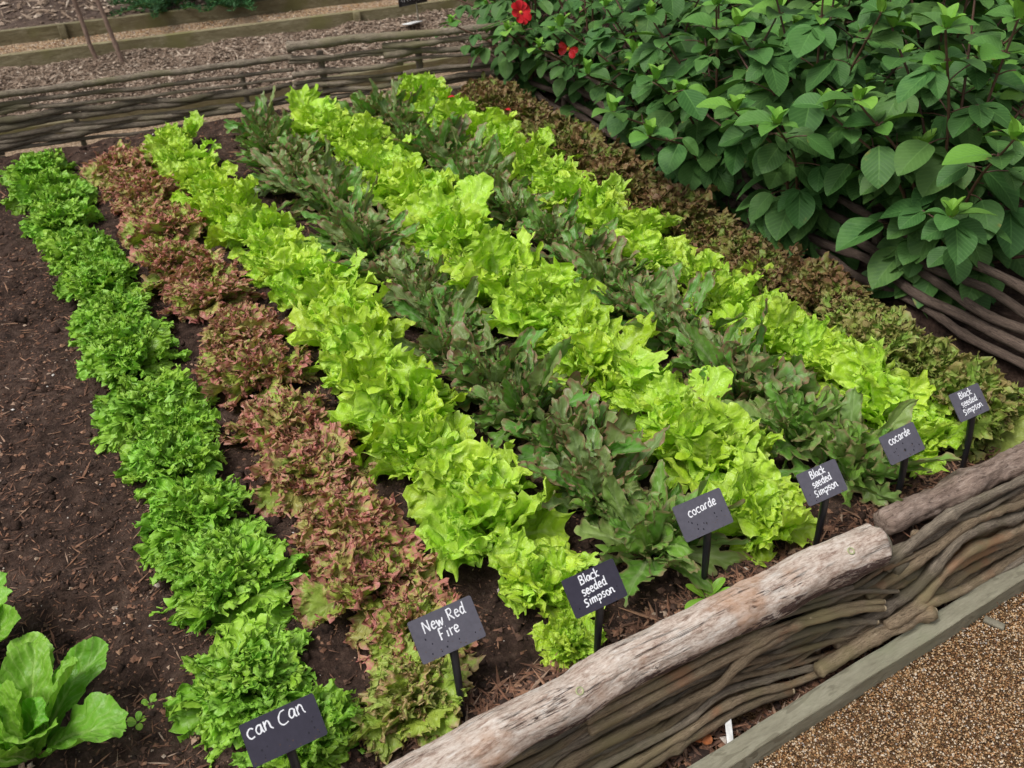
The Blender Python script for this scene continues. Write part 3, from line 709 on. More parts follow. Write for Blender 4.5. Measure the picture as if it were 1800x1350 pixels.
RODS_B = [
 (0.0124,[(1.171,1.020,-0.154),(1.264,1.010,-0.138),(1.336,1.000,-0.132),(1.425,1.000,-0.114),(1.496,1.000,-0.056),(1.554,1.000,-0.017),(1.643,1.000,-0.023),(1.781,1.000,-0.053),(2.15,1.01,-.06)]),
 (0.0113,[(1.228,1.010,-0.170),(1.358,0.990,-0.166),(1.439,0.990,-0.149),(1.511,0.990,-0.090),(1.590,0.990,-0.062),(1.684,0.990,-0.076),(1.778,0.990,-0.083),(2.15,1,-.09)]),
 (0.0103,[(1.272,1.010,-0.179),(1.360,1.000,-0.200),(1.478,1.000,-0.196),(1.573,1.000,-0.151),(1.680,1.000,-0.145),(1.813,1.000,-0.150),(2.15,1,-.14)]),
 (0.0112,[(1.269,1.045,-0.012),(1.381,1.035,-0.006),(1.464,1.030,-0.004),(1.548,1.030,0.001),(1.629,1.030,0.023),(1.798,1.030,0.002),(2.15,1.03,.0)]),
 (0.0112,[(1.311,1.020,-0.077),(1.401,1.010,-0.040),(1.498,1.010,-0.022),(1.576,1.010,0.006),(1.686,1.010,-0.006),(1.783,1.010,-0.024),(2.15,1.01,-.03)]),
 (0.0130,[(1.379,1.000,-0.206),(1.479,1.000,-0.163),(1.581,1.000,-0.183),(1.695,1.000,-0.196),(1.829,1.000,-0.195),(2.15,1.01,-.19)]),
 (0.0104,[(1.320,0.985,-0.166),(1.439,0.985,-0.172),(1.535,0.985,-0.172),(1.638,0.985,-0.187),(1.731,0.985,-0.187),(1.807,0.985,-0.184),(2.15,1,-.18)]),
 (0.0102,[(1.340,0.978,-0.150),(1.459,0.978,-0.154),(1.523,0.978,-0.169),(1.625,0.985,-0.182),(1.793,0.995,-0.180),(2.15,1.01,-.17)]),
 (0.0148,[(1.152,0.975,-0.176),(1.215,0.975,-0.173),(1.311,0.972,-0.169),(1.411,0.970,-0.168),(1.468,0.968,-0.172)]),
 (0.0098,[(1.359,1.020,-0.026),(1.417,1.020,0.012),(1.541,1.020,0.049),(1.645,1.020,0.045),(1.771,1.020,0.040),(2.15,1.02,.03)]),
 (0.0110,[(1.30,1.03,-.10),(1.5,1.02,-.10),(1.7,1.025,-.11),(1.9,1.02,-.12),(2.15,1.02,-.11)]),
 (0.0100,[(1.45,1.01,-.12),(1.6,1.0,-.105),(1.75,1.0,-.12),(1.9,1.01,-.11),(2.15,1.01,-.12)]),
]
def wattle(name, label, rods, mat, seed, group, stakes=(), stake_r=.012, z0=-.24, toprod=None, topmat=None, rough=.10, nseg=9, step=.02, alt=None, fat=1.0):
    rg = rng_(seed)
    base = Vector(stakes[0][:2] + (0,)) if stakes else Vector((0, 0, 0))
    e = empty(name, (0, 0, 0))
    for i, (r, P) in enumerate(rods):
        g = Geo(); tube(g, P, r * fat, nseg, seed * 100 + i, rough=rough * 1.25, step=step, r1=r * fat * .72, knots=5, wob=r * .22, nf=38)
        ro = g.obj("woven_rod", mat if (alt is None or i % 3) else alt, e)
        if P[-1][1] < 1.01 and 1.0 < P[-1][0] < 1.5:      # pale sawn rod end
            d = np.array(P[-1], float) - np.array(P[-2], float); d /= np.linalg.norm(d); q = np.array(P[-1], float)
            g = Geo(); tube(g, [q + d * r * .2, q + d * r * .55], r * fat * .62, 10, i, rough=.03, step=.004); g.obj("cut_end", M['cutwood'], ro)
    for i, (x, y, zt) in enumerate(stakes):
        g = Geo(); tube(g, [(x, y, z0), (x, y, zt)], stake_r, 9, seed * 100 + 60 + i, rough=.06); g.obj("stake", mat, e)
    return tag(e, label, "wattle fence", group)
def filler(x0, x1, n, seed):
    rg = rng_(seed); out = []
    for i in range(n):
        z = .03 - .225 * (i + .5) / n; a = x0 + rg.uniform(-.1, .25); b = x1 - rg.uniform(-.05, .3)
        xs = np.linspace(a, b, 7); sl = rg.normal(0, .03)
        out.append((rg.uniform(.005, .008), [(x, 1.02 + rg.normal(0, .008), min(.02, z + sl * (x - (a + b) / 2) + rg.normal(0, .005))) for x in xs]))
    return out
RODS_A += filler(.1, 1.4, 15, 51); RODS_B += filler(1.3, 2.2, 12, 52)
FG = "woven wattle fence panels round the bed"
fa = wattle("wattle_fence", "front wattle fence panel topped by the thick pale peeled log", RODS_A, M['rod'], 11, FG,
            stakes=((.35, 1.035, .03), (.75, 1.035, .03), (1.2, 1.035, .02)), rough=.13, nseg=12, step=.008, alt=M['rodgrey'], fat=1.24)
g = Geo()
LOG1 = [(0.10, 1.02, .048), (0.294, 1.022, .055), (0.459, 1.026, .060), (0.6, 1.029, .066), (0.782, 1.03, .072), (0.894, 1.03, .075), (1.034, 1.03, .070), (1.18, 1.03, .066), (1.315, 1.03, .058)]
tube(g, LOG1, .043, 48, 5, rough=.12, step=.005, r1=.047, knots=0, nf=12, wob=.004)
lg = g.obj("top_log", M['log'], fa)
for kx, kz, ka in ((.583, .066, .95), (1.225, .063, 1.15)):
    g = Geo(); th = np.linspace(0, 2 * np.pi, 13)
    c0 = np.array((kx, 1.03 - math.sin(math.pi / 2 - ka) * .047, kz + math.cos(math.pi / 2 - ka) * .047))
    nrm = np.array((0, -math.cos(ka), math.sin(ka))); e1 = np.array((1.0, 0, 0)); e2 = np.cross(nrm, e1)
    tube(g, [c0 + .0065 * (math.cos(t) * e1 + math.sin(t) * e2) for t in th], .0016, 6, 3, step=.002)
    g.obj("knot_ring", M['knot'], lg)
g = Geo(); tube(g, [(1.318, 1.03, .058), (1.3275, 1.03, .0575)], .038, 32, 6, rough=.03, step=.004); g.obj("sawn_end", M['splinter'], lg)
fb = wattle("wattle_fence", "front wattle fence panel at the right, topped by the rough bark log", RODS_B, M['rod'], 12, FG,
            stakes=((1.45, 1.035, .02), (1.85, 1.035, .02)), rough=.15, nseg=12, step=.008, alt=M['rodgrey'], fat=1.16)
g = Geo(); tube(g, [(1.40, 1.083, .036), (1.49, 1.083, .034), (1.56, 1.08, .030), (1.738, 1.08, .033), (1.86, 1.08, .028), (2.12, 1.08, .03)], .030, 36, 8, rough=.2, step=.006, r1=.035, knots=2, nf=22)
g.obj("top_log", M['logb'], fb)
# far fences
def back_rods(x0, x1, f, zs, seed, rr=(.0075, .0155)):
    rg = rng_(seed); out = []
    for i, z in enumerate(zs):
        segs = [(x0, x1)] if i == 0 else ([(x0, x0 + (x1 - x0) * rg.uniform(.45, .65)), (x0 + (x1 - x0) * rg.uniform(.4, .5), x1)])
        for a, b in segs:
            xs = np.arange(a, b + .001, .16)
            if len(xs) < 3: xs = np.linspace(a, b, 3)
            ph = rg.choice([0, 1]); dz = rg.normal(0, .006) * (i > 0); sl = rg.normal(0, .016) * (i > 0)
            P = [(x, float(f(x)) + (.009 if (k + ph) % 2 else -.009) + rg.normal(0, .003), z(x) + dz + sl * (x - a) + rg.normal(0, .0022)) for k, x in enumerate(xs)]
            out.append((rg.uniform(*rr), P))
    return out
fl = lambda x: 4.70 - .15 * x
fr_ = lambda x: 4.85 - .3 * x
zA = [lambda x, q=q: .245 - .045 * (x > .2) * min(1, (x - .2) / .9 if x > .2 else 0) * 1.0 - q for q in (0, .034, .066, .10, .13, .16, .19, .218, .238)]
rA = back_rods(-1.3, 1.24, fl, zA, 5)
rA[0] = (.018, [(-1.3, fl(-1.3), .25), (-.4, fl(-.4), .256), (.1, fl(.1), .248), (.6, fl(.6), .232), (.95, fl(.95), .218), (1.24, fl(1.24), .206)])
wattle("wattle_fence", "far wattle fence panel at the left behind the frilly green and red rows", rA, M['rodgrey'], 13, FG,
       stakes=tuple((x, fl(x) + .03, .17) for x in (-1.1, -.5, .30, 1.02)), stake_r=.012, rough=.12)
zB = [lambda x, q=q: .262 - .02 * (x - 1.25) - q for q in (0, .045, .08, .115, .15, .18, .21, .235, .255)]
rB = back_rods(1.22, 2.2, fr_, zB, 6)
rB[0] = (.021, [(1.22, fr_(1.22), .262), (1.5, fr_(1.5), .262), (1.85, fr_(1.85), .252), (2.2, fr_(2.2), .246)])
wattle("wattle_fence", "far wattle fence panel with the smooth round top rail, running into the dahlias", rB, M['rodgrey'], 14, FG,
       stakes=tuple((x, fr_(x) + .03, .22) for x in (1.36, 1.78, 2.12)), stake_r=.016, rough=.12)
def side_rods(seed):
    rg = rng_(seed); out = []
    for i, z in enumerate((.03, .07, .11, .15, .195)):
        for a, b in ((1.1, 2.7), (2.5, 4.25)):
            ys = np.arange(a, b + .01, .2); ph = i % 2
            P = [(2.12 + (.008 if (k + ph) % 2 else -.008) + rg.normal(0, .005) + z * .3, y, z + rg.normal(0, .006)) for k, y in enumerate(ys)]
            out.append((rg.uniform(.012, .018), P))
    return out
wattle("wattle_fence", "shade-darkened wattle fence along the right side of the bed, under the overhanging dahlias", side_rods(9), M['rodshade'], 15, FG,
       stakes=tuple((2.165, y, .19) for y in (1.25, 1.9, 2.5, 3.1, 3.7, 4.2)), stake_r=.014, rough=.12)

# ------------------------------------------------------------------ signs
GL = {  # chalk letters: strokes in a unit where the x-height is 1
 'c': (.8, [[(.75, .85), (.45, 1), (.12, .75), (.08, .35), (.3, .03), (.7, .08)]]),
 'C': (1.0, [[(.85, 1.25), (.45, 1.2), (.12, .75), (.1, .25), (.4, -.1), (.95, .0)]]),
 'a': (.85, [[(.7, .85), (.35, .95), (.1, .5), (.25, .08), (.55, .25), (.7, .85), (.68, .3), (.85, .05)]]),
 'n': (.85, [[(.1, .95), (.12, .05)], [(.12, .6), (.4, .95), (.62, .75), (.66, .2), (.85, .05)]]),
 'N': (1.1, [[(.1, 0), (.15, 1.5)], [(.15, 1.5), (.85, .05)], [(.85, .05), (.95, 1.5)]]),
 'e': (.75, [[(.12, .5), (.62, .6), (.5, .95), (.2, .85), (.08, .4), (.3, .03), (.68, .15)]]),
 'w': (1.0, [[(.05, .95), (.25, .05), (.48, .7), (.7, .05), (.95, .95)]]),
 'R': (1.0, [[(.15, 0), (.15, 1.5)], [(.05, 1.45), (.6, 1.5), (.75, 1.15), (.5, .8), (.15, .75)], [(.3, .75), (.85, .0)]]),
 'd': (.85, [[(.68, .8), (.35, .95), (.1, .5), (.3, .05), (.62, .3)], [(.7, 1.6), (.66, .3), (.82, .0)]]),
 'F': (.9, [[(.15, 0), (.15, 1.45)], [(.12, 1.45), (.8, 1.5)], [(.15, .8), (.6, .85)]]),
 'i': (.55, [[(.28, .95), (.26, .02)], [(.28, 1.4), (.32, 1.46)]]),
 'r': (.65, [[(.12, .95), (.14, .02)], [(.14, .6), (.35, .92), (.6, .9)]]),
 'B': (.95, [[(.15, 0), (.15, 1.5)], [(.08, 1.48), (.6, 1.4), (.65, 1.0), (.2, .8), (.75, .65), (.75, .15), (.1, .0)]]),
 'l': (.35, [[(.18, 1.6), (.16, .05)]]),
 'k': (.8, [[(.12, 1.6), (.12, 0)], [(.65, .95), (.16, .45), (.7, .0)]]),
 's': (.7, [[(.6, .9), (.25, .98), (.15, .65), (.5, .45), (.5, .1), (.08, .02)]]),
 'S': (.85, [[(.75, 1.1), (.3, 1.2), (.2, .75), (.6, .5), (.6, .05), (.08, .0)]]),
 'm': (1.15, [[(.1, .95), (.12, .05)], [(.12, .6), (.35, .92), (.52, .7), (.54, .05)], [(.54, .6), (.78, .92), (.95, .7), (.98, .05)]]),
 'p': (.8, [[(.12, .95), (.12, -.6)], [(.12, .7), (.45, .95), (.7, .6), (.5, .1), (.14, .2)]]),
 'o': (.8, [[(.4, .95), (.1, .6), (.2, .08), (.55, .05), (.72, .5), (.4, .95)]]),
 ' ': (.6, []),
}
def word_width(t): return sum(GL[c][0] * 1.05 for c in t)
def write(g, text, cx, cy, xh, w_stroke, rg, slope=0.0, z=.0):
    ww = word_width(text) * xh
    x = cx - ww / 2
    for ch in text:
        adv, strokes = GL[ch]
        for st in strokes:
            P = np.array([(x + a * xh + rg.normal(0, .02) * xh, cy + (b - .5) * xh + slope * (x - cx) + rg.normal(0, .03) * xh, z) for a, b in st])
            C = catmull(P, xh * .12)
            T = np.gradient(C, axis=0); T /= np.linalg.norm(T, axis=1)[:, None] + 1e-9
            Nn = np.stack([-T[:, 1], T[:, 0], 0 * T[:, 0]], 1)
            hw = w_stroke * .5 * (1 + .3 * vnoise(np.arange(len(C)) * .7, np.zeros(len(C)), seed=int(rg.integers(99))))[:, None]
            up_ = np.array((0, 0, .0003))
            V = np.concatenate([C - Nn * hw, C + up_, C + Nn * hw]); n = len(C)
            i = np.arange(n - 1)
            Q = np.concatenate([np.stack([i, i + 1, n + i + 1, n + i], 1), np.stack([n + i, n + i + 1, 2 * n + i + 1, 2 * n + i], 1)])
            g.add(V, Q)
        x += adv * 1.05 * xh
def slate_sign(base, bc, w, h, tilt, lines, label, seed, dark=False, lean=0.0):
    """base: foot of the post; bc: middle of the plate's lower edge"""
    rg = rng_(seed)
    e = empty("plant_sign", base)
    loc = Vector(bc) - Vector(base)
    g = Geo(); tube(g, [(0, 0, -.05), (loc.x * .5, loc.y * .5, loc.z * .5), (loc.x, loc.y + .006, loc.z - .002), (loc.x, loc.y + .006 + math.sin(tilt) * h * .35, loc.z - .004 + math.cos(tilt) * h * .35)], .0052, 8, seed, rough=0, step=.01, r1=.009)
    g.obj("post", M['black'], e)
    pl = Geo()                                    # plate: rounded thin slab in x (width), y (height), z (thickness)
    rr = .004; pts = []
    for (cx, cy, a0) in ((w / 2 - rr, h - rr, 0), (-w / 2 + rr, h - rr, 90), (-w / 2 + rr, rr, 180), (w / 2 - rr, rr, 270)):
        for k in range(4): a = R(a0 + k * 30); pts.append((cx + rr * math.cos(a), cy + rr * math.sin(a)))
    n = len(pts); th = .0028; bv = .0006
    V = [(x, y, 0) for x, y in pts] + [(x * (1 - bv), y, th) for x, y in pts] + [(0, h / 2, 0), (0, h / 2, th)]
    T, Q = [], []
    for k in range(n):
        k2 = (k + 1) % n
        Q.append((k, k2, n + k2, n + k)); T.append((2 * n, k2, k)); T.append((2 * n + 1, n + k, n + k2))
    pl.add(V, Q, T)
    p = pl.obj("plate", M['slatedark' if dark else 'slate'], e, smooth=False)
    # plate local y -> leans back, local z -> faces the viewer
    p.rotation_euler = (math.pi / 2 - tilt, 0, rg.normal(0, .015)); p.location = loc + Vector((0, -.003, 0))
    t = Geo(); nl = len(lines)
    for i, (txt, xh, cx, cy) in enumerate(lines):
        write(t, txt, cx * w, cy * h, xh * h * 1.14, .0025 if w > .1 else .0021, rg, .06, th + .0004)
    t.obj("lettering", M['chalk'], p)
    dr = Geo()
    for k in range(9):
        x, y = rg.uniform(-.42, .42) * w, rg.uniform(.08, .5) * h; r = rg.uniform(.0008, .0016)
        a = np.linspace(0, 2 * np.pi, 9)[:-1]
        V = np.vstack([np.stack([x + r * np.cos(a), y + 1.4 * r * np.sin(a), 0 * a + th + .0003], 1), [(x, y, th + .0008)]])
        dr.add(V, None, [(8, i, (i + 1) % 8) for i in range(8)])
    d = dr.obj("drip_marks", M['spot'], p); d['kind'] = 'stuff'
    dr = Geo()
    for k in range(14):
        x, y = rg.uniform(-.46, .46) * w, (.03 + .3 * rg.uniform() ** 2) * h; r = rg.uniform(.0004, .0013)
        a = np.linspace(0, 2 * np.pi, 8)[:-1]; rj = r * rg.uniform(.6, 1.3, 7)
        V = np.vstack([np.stack([x + rj * np.cos(a), y + rj * np.sin(a), 0 * a + th + .0003], 1), [(x, y, th + .0007)]])
        dr.add(V, None, [(7, i, (i + 1) % 7) for i in range(7)])
    d = dr.obj("mud_splashes", M['mud'], p); d['kind'] = 'stuff'
    return tag(e, label, "plant sign", "slate plant signs along the front of the bed")
BSS = [("Black", .13, -.02, .80), ("seeded", .13, 0.0, .53), ("Simpson", .13, .02, .27)]
K = .986
SG = [
 ((.095, 1.10, 0), (.095, 1.127), .130, .095, [("can", .2, -.27, .74), ("Can", .2, .16, .76)], "black slate sign chalked can can, lowest in the bed's front corner"),
 ((.403, 1.123, 0), (.4225, 1.175), .128, .104, [("New Red", .15, .02, .74), ("Fire", .15, .02, .43)], "sheen-greyed slate sign chalked New Red Fire on a tall black stake"),
 ((.688, 1.12, 0), (.705, 1.1225), .114, .098, BSS, "slate sign chalked Black seeded Simpson, directly behind the peeled log"),
 ((.977, 1.16, 0), (.9975, 1.177), .117, .098, [("cocarde", .14, .03, .68)], "larger slate sign chalked cocarde, beside the bright weed seedling"),
 ((1.249, 1.128, 0), (1.266, 1.129), .103, .091, BSS, "slate sign chalked Black seeded Simpson, between the two cocarde signs"),
 ((1.508, 1.148, 0), (1.4995, 1.1375), .102, .085, [("cocarde", .15, .0, .72)], "smaller slate sign chalked cocarde, behind the rough bark log"),
 ((1.723, 1.152, 0), (1.731, 1.1625), .090, .087, BSS, "smallest slate sign chalked Black seeded Simpson, at the right end of the line"),
]
for i, (b, bc, w, dy, ln, lab) in enumerate(SG):
    slate_sign(b, (bc[0] * K, bc[1] * K, .16), w * K, dy * .98 / 1.29, R(45), ln, lab, 300 + i, dark=(i in (0, 2)))

# ------------------------------------------------------------------ lettuces
ORD = ["first", "second", "third", "fourth", "fifth", "sixth", "seventh", "eighth", "ninth", "tenth", "eleventh", "twelfth", "thirteenth", "fourteenth", "fifteenth", "sixteenth"]
def row(maker, mat, name, spots, phrase, group, nproto, seed, hz=1.0, fresh=None, nfresh=0):
    rg = rng_(seed)
    protos = [maker(seed * 50 + k).mesh(name, M[mat]) for k in range(nproto)]
    for i, (x, y, s) in enumerate(spots):
        o = bpy.data.objects.new(name, protos[i % nproto]); COL.objects.link(o)
        o.location = (x + rg.normal(0, .006), y, .004)
        o.rotation_euler = (rg.normal(0, .08), rg.normal(0, .08), rg.uniform(0, 6.28))
        o.scale = (s, s, s * hz * rg.uniform(.92, 1.1))
        if fresh and i < nfresh:          # the plants at the near end have stayed greener
            o.material_slots[0].link = 'OBJECT'; o.material_slots[0].material = M[fresh]
        end = "front" if i < (len(spots) + 1) // 2 else "back"
        k = i if end == "front" else len(spots) - 1 - i
        tag(o, phrase % (ORD[k], end), "lettuce", group)
def spaced(x, y0, y1, n, s, seed, xd=.012, sd=.08):
    rg = rng_(seed); ys = np.linspace(y0, y1, n)
    return [(x + rg.normal(0, xd), y + rg.normal(0, .015), s * (1 + rg.normal(0, sd))) for y in ys]
CC = [(.125, 1.215, .8), (.095, 1.40, 1.0), (.128, 1.665, 1.08), (.125, 1.90, .98), (.135, 2.13, .92), (.14, 2.40, 1.05), (.135, 2.68, 1.0), (.125, 2.95, .98), (.115, 3.21, .95), (.115, 3.49, .98), (.118, 3.78, 1.0), (.112, 4.07, 1.0), (.12, 4.33, .95)]
CC = [(x - .008 * (y - 1.2), y, k * .95) for x, y, k in CC] + [(.118, 3.92, .9), (.115, 3.35, .9), (.13, 2.82, .9), (.135, 2.27, .88), (.12, 1.78, .85)]
CC.sort(key=lambda q: q[1])
row(head_can, 'can', "frilly_lettuce", CC, "bright green frilly lettuce, %s from the %s of the can can sign's row", "frilly green lettuces in the leftmost row", 6, 1)
NR = [(.335, 1.19, .80), (.40, 1.33, .78), (.37, 1.50, .95), (.375, 1.70, 1.0), (.392, 1.92, 1.0), (.392, 2.15, 1.05), (.402, 2.40, .95), (.405, 2.63, 1.0), (.40, 2.90, 1.0), (.388, 3.17, 1.0), (.382, 3.46, .95), (.385, 3.78, .98), (.378, 4.12, 1.0)] + [(.39, 1.60, .85), (.40, 2.03, .85), (.385, 2.52, .85), (.40, 3.04, .85), (.385, 3.62, .85), (.38, 3.95, .85)]
NR.sort(key=lambda q: q[1])
row(head_red, 'red', "red_tinged_lettuce", NR, "reddish brown lettuce, %s from the %s of the New Red Fire sign's row", "red tinged lettuces in the second row", 6, 2, fresh='redgreen', nfresh=1)
B1 = [(.635, 1.17, .50), (.68, 1.31, .85), (.655, 1.49, 1.1), (.69, 1.66, 1.12), (.64, 1.82, 1.1), (.67, 1.98, 1.12), (.65, 2.14, 1.1), (.70, 2.31, 1.1), (.69, 2.48, 1.1), (.68, 2.66, 1.08), (.67, 2.84, 1.12), (.665, 3.02, 1.0), (.655, 3.21, 1.0), (.64, 3.41, .98), (.63, 3.62, .92), (.62, 3.83, .95), (.61, 4.05, .88), (.595, 4.25, .85)]
row(head_lime, 'lime', "lime_lettuce", B1, "crinkled lime lettuce, %s from the %s of the lime row beside the red row", "lime green lettuces, three rows", 7, 3)
row(head_oak, 'oak', "oak_leaf_lettuce", spaced(.955, 1.29, 4.15, 17, 1.1, 31, xd=.025), "dusky oak leaf lettuce, %s from the %s, between the left and middle lime rows", "dusky oak leaf lettuces, two rows", 6, 4, hz=1.0, fresh='oakgreen', nfresh=1)
B2 = [(1.20, 1.24, 1.0)] + spaced(1.20, 1.41, 4.02, 16, 1.1, 32)
row(head_lime, 'lime', "lime_lettuce", B2, "crinkled lime lettuce, %s from the %s of the middle lime row", "lime green lettuces, three rows", 7, 5)
row(head_oak, 'oak', "oak_leaf_lettuce", spaced(1.45, 1.27, 4.0, 17, 1.06, 33, xd=.025), "dusky oak leaf lettuce, %s from the %s, between the middle and right lime rows", "dusky oak leaf lettuces, two rows", 6, 6, hz=1.0, fresh='oakgreen', nfresh=2)
row(head_lime, 'lime', "lime_lettuce", [(1.66, 1.235, .75)] + spaced(1.68, 1.40, 4.1, 16, .93, 34, xd=.02), "crinkled lime lettuce, %s from the %s of the lime row nearest the dahlias", "lime green lettuces, three rows", 7, 7)
row(head_red, 'dull', "bronze_lettuce", spaced(1.885, 1.25, 3.95, 18, 1.06, 35), "dull bronze lettuce, %s from the %s of the row beside the side fence", "bronze lettuces in the rightmost row", 6, 8, fresh='dullgreen', nfresh=4)
# cos lettuces at the lower left
for i, (x, y, s, rz, lab) in enumerate(((-.315, 1.47, 1.0, .6, "large cos lettuce with broad upright leaves, in the lower left corner"), (-.40, 1.74, .92, 2.2, "cos lettuce with rounded leaves, partly cut off behind the large cos lettuce"))):
    o = bpy.data.objects.new("cos_lettuce", head_cos(900 + i).mesh("cos_lettuce", M['cos'])); COL.objects.link(o)
    o.location = (x, y, 0); o.rotation_euler = (0, 0, rz); o.scale = (s,) * 3
    tag(o, lab, "lettuce", "cos lettuces at the lower left")

# ------------------------------------------------------------------ dahlias
def dahlia(seed, H=.85, spread=.48, nst=15, leafL=.118, flower=False, dark=False):
    rg = rng_(seed)
    e = empty("dahlia_plant", (0, 0, 0))
    st, lf = Geo(), Geo()
    tips = []
    for i in range(nst):
        az = i * GA + rg.uniform(-.3, .3); sp = spread * math.sqrt((i + .3) / nst) * rg.uniform(.75, 1.1)
        h = H * (1 - .66 * (sp / spread) ** 2) * rg.uniform(.85, 1.1)
        P0 = np.array((.02 * math.cos(az), .02 * math.sin(az), 0)); P2 = np.array((sp * math.cos(az), sp * math.sin(az), h))
        P1 = P0 * .4 + P2 * .5 + np.array((0, 0, h * .12)) - np.array((math.cos(az), math.sin(az), 0)) * sp * .12
        C = catmull([P0, P1, P2], .03)
        tube(st, [P0, P1, P2], .006, 6, seed * 20 + i, rough=.03, step=.04, r1=.003)
        nn = max(4, int(h / .078))
        for k in range(nn + 1):
            u = (k + .6) / (nn + .6); u = min(u, 1.0)
            if h * u < .04: continue
            p = C[int(u * (len(C) - 1))]
            top = u > .86
            for q in range(2 if not top else 4):
                a_ = az + k * math.pi / 2 + q * (math.pi if not top else math.pi / 2) + rg.uniform(-.35, .35)
                sc = leafL * rg.uniform(.7, 1.3) * (1.0 if u < .7 else 1.25 - .75 * (u - .3)) * (.75 if top and q > 1 else 1)
                pet = sc * (.65 if not top else .15)
                el = R(rg.uniform(5, 35) if not top else rg.uniform(20, 55))
                pe = p + np.array((math.cos(a_) * math.cos(el), math.sin(a_) * math.cos(el), math.sin(el))) * pet
                tube(st, [p, (p + pe) / 2 + np.array((0, 0, .004)), pe], .0019, 5, 7, rough=0, step=.03)
                yg = 1.0 if top else 0.0
                rnd = rg.uniform(0, .93) + (rg.uniform(.4, 1.1) if top else 0)
                droop = R(rg.uniform(15, 75)) if not top else -R(rg.uniform(15, 45))
                lfs = [(0, 1.0)] + ([(1.15, .72), (-1.15, .72)] if (not top and rg.uniform() < .65) else [])
                for da, ls in lfs:
                    V, Q, A = leaf(rg, sc * ls, sc * ls * rg.uniform(.31, .40), a=.56, m=1.7, te=.95, q=1.4, k=.8, a0=-droop * .45, bend=R(rg.uniform(10, 40)) if not top else R(35), bp=1.2, cup=.1,
                                   fr=((.0015, 3, 2),), teeth=(.018, 26, .3), blist=(.0009, 60), ns=34, nt=4, azi=a_ + da, r0=0, base=pe, side=.2, roll=rg.uniform(-.35, .35), fold=rg.uniform(.05, .3), rnd=rnd)
                    lf.add(V, Q, None, A)
        # growing tip
        tip = C[-1]; tips.append(tip)
        for q in range(4):
            V, Q, A = leaf(rg, leafL * rg.uniform(.4, .62), leafL * .13, a=.62, m=1.75, te=.85, q=1.45, a0=R(rg.uniform(48, 82)), bend=R(rg.uniform(10, 45)), cup=.2, fr=((.001, 3, 2),), teeth=(.015, 20, .3), blist=(.0005, 60), ns=24, nt=3,
                           azi=az + q * math.pi / 2, r0=0, base=tip, fold=.35, rnd=1.95 + rg.uniform(0, .1))
            lf.add(V, Q, None, A)
    lf.obj("foliage", M['dahlia'], e); st.obj("stems", M['stem'], e)
    return e, tips
prot = []
for k in range(4):
    e, tips = dahlia(500 + k, H=(.80, .86, .74, .82)[k], spread=(.50, .52, .48, .51)[k])
    prot.append((e, tips))
small, stips = dahlia(540, H=.55, spread=.38, leafL=.075, nst=14)
prot.append((small, stips))
DG = "dahlias massed beyond the side fence"
where = []
SP = [  # x, y, proto, scale, label
 (2.27, 1.76, 0, 1.0, "dahlia bush at the right, drooping its big leaves over the side fence nearest the camera"),
 (2.17, 2.22, 1, 1.0, "dahlia bush second from the front along the side fence, pale tip standing out"),
 (2.16, 2.66, 2, 1.0, "dahlia bush third from the front along the side fence"),
 (2.23, 3.10, 3, .92, "dahlia bush fourth from the front along the side fence, behind the bronze lettuces"),
 (2.24, 3.58, 4, 1.15, "small leaved dahlia at the fence corner with a half hidden red flower"),
 (2.17, 3.98, 4, 1.15, "small leaved dahlia at the back corner bearing the open red flower"),
 (2.40, 4.50, 4, 1.05, "small leaved dahlia standing behind the far fence panel's right end"),
 (2.54, 4.98, 4, 1.0, "low small leaved dahlia next to the white tag behind the far fence"),
 (2.80, 1.62, 1, 1.0, "inner dahlia bush, front one of the second line from the fence"),
 (2.82, 2.32, 3, 1.0, "inner dahlia bush, second of the second line from the fence"),
 (2.92, 2.90, 0, 1.0, "inner dahlia bush, third of the second line from the fence"),
 (3.00, 3.50, 2, 1.05, "inner dahlia bush, fourth of the second line from the fence"),
 (3.05, 4.10, 1, 1.0, "inner dahlia bush, fifth of the second line from the fence"),
 (3.15, 4.75, 3, .95, "inner dahlia bush at the back of the second line from the fence"),
 (3.35, 2.05, 2, 1.1, "dahlia bush in the third line from the fence, front one"),
 (3.42, 2.68, 0, 1.1, "dahlia bush in the third line from the fence, second from the front"),
 (3.50, 3.30, 3, 1.1, "dahlia bush in the third line from the fence, third from the front"),
 (3.60, 3.95, 1, 1.1, "dahlia bush in the third line from the fence, fourth from the front"),
 (3.70, 4.60, 2, 1.1, "dahlia bush in the third line from the fence, fifth from the front"),
 (3.70, 5.30, 0, 1.1, "dahlia bush at the top centre, behind the small leaved dahlias"),
 (4.00, 2.45, 3, 1.15, "dahlia bush at the upper right edge, deepest in the planting"),
 (4.05, 3.10, 1, 1.15, "dahlia bush second from the upper right edge in the deepest line"),
 (4.15, 3.80, 0, 1.15, "dahlia bush third from the upper right edge in the deepest line"),
 (4.3, 4.5, 2, 1.15, "dahlia bush fourth from the upper right edge in the deepest line"),
 (2.85, 5.4, 4, 1.1, "small leaved dahlia furthest back at the top of the planting"),
]
used = set(); rgd = rng_(77)
for i, (x, y, k, s, lab) in enumerate(SP):
    e = prot[k][0]
    if k in used: e = copy_tree(e)
    used.add(k)
    e.location = (x, y, 0); e.rotation_euler = (0, 0, float(rgd.uniform(0, 6.28))); e.scale = (s, s, s)
    tag(e, lab, "dahlia", DG)

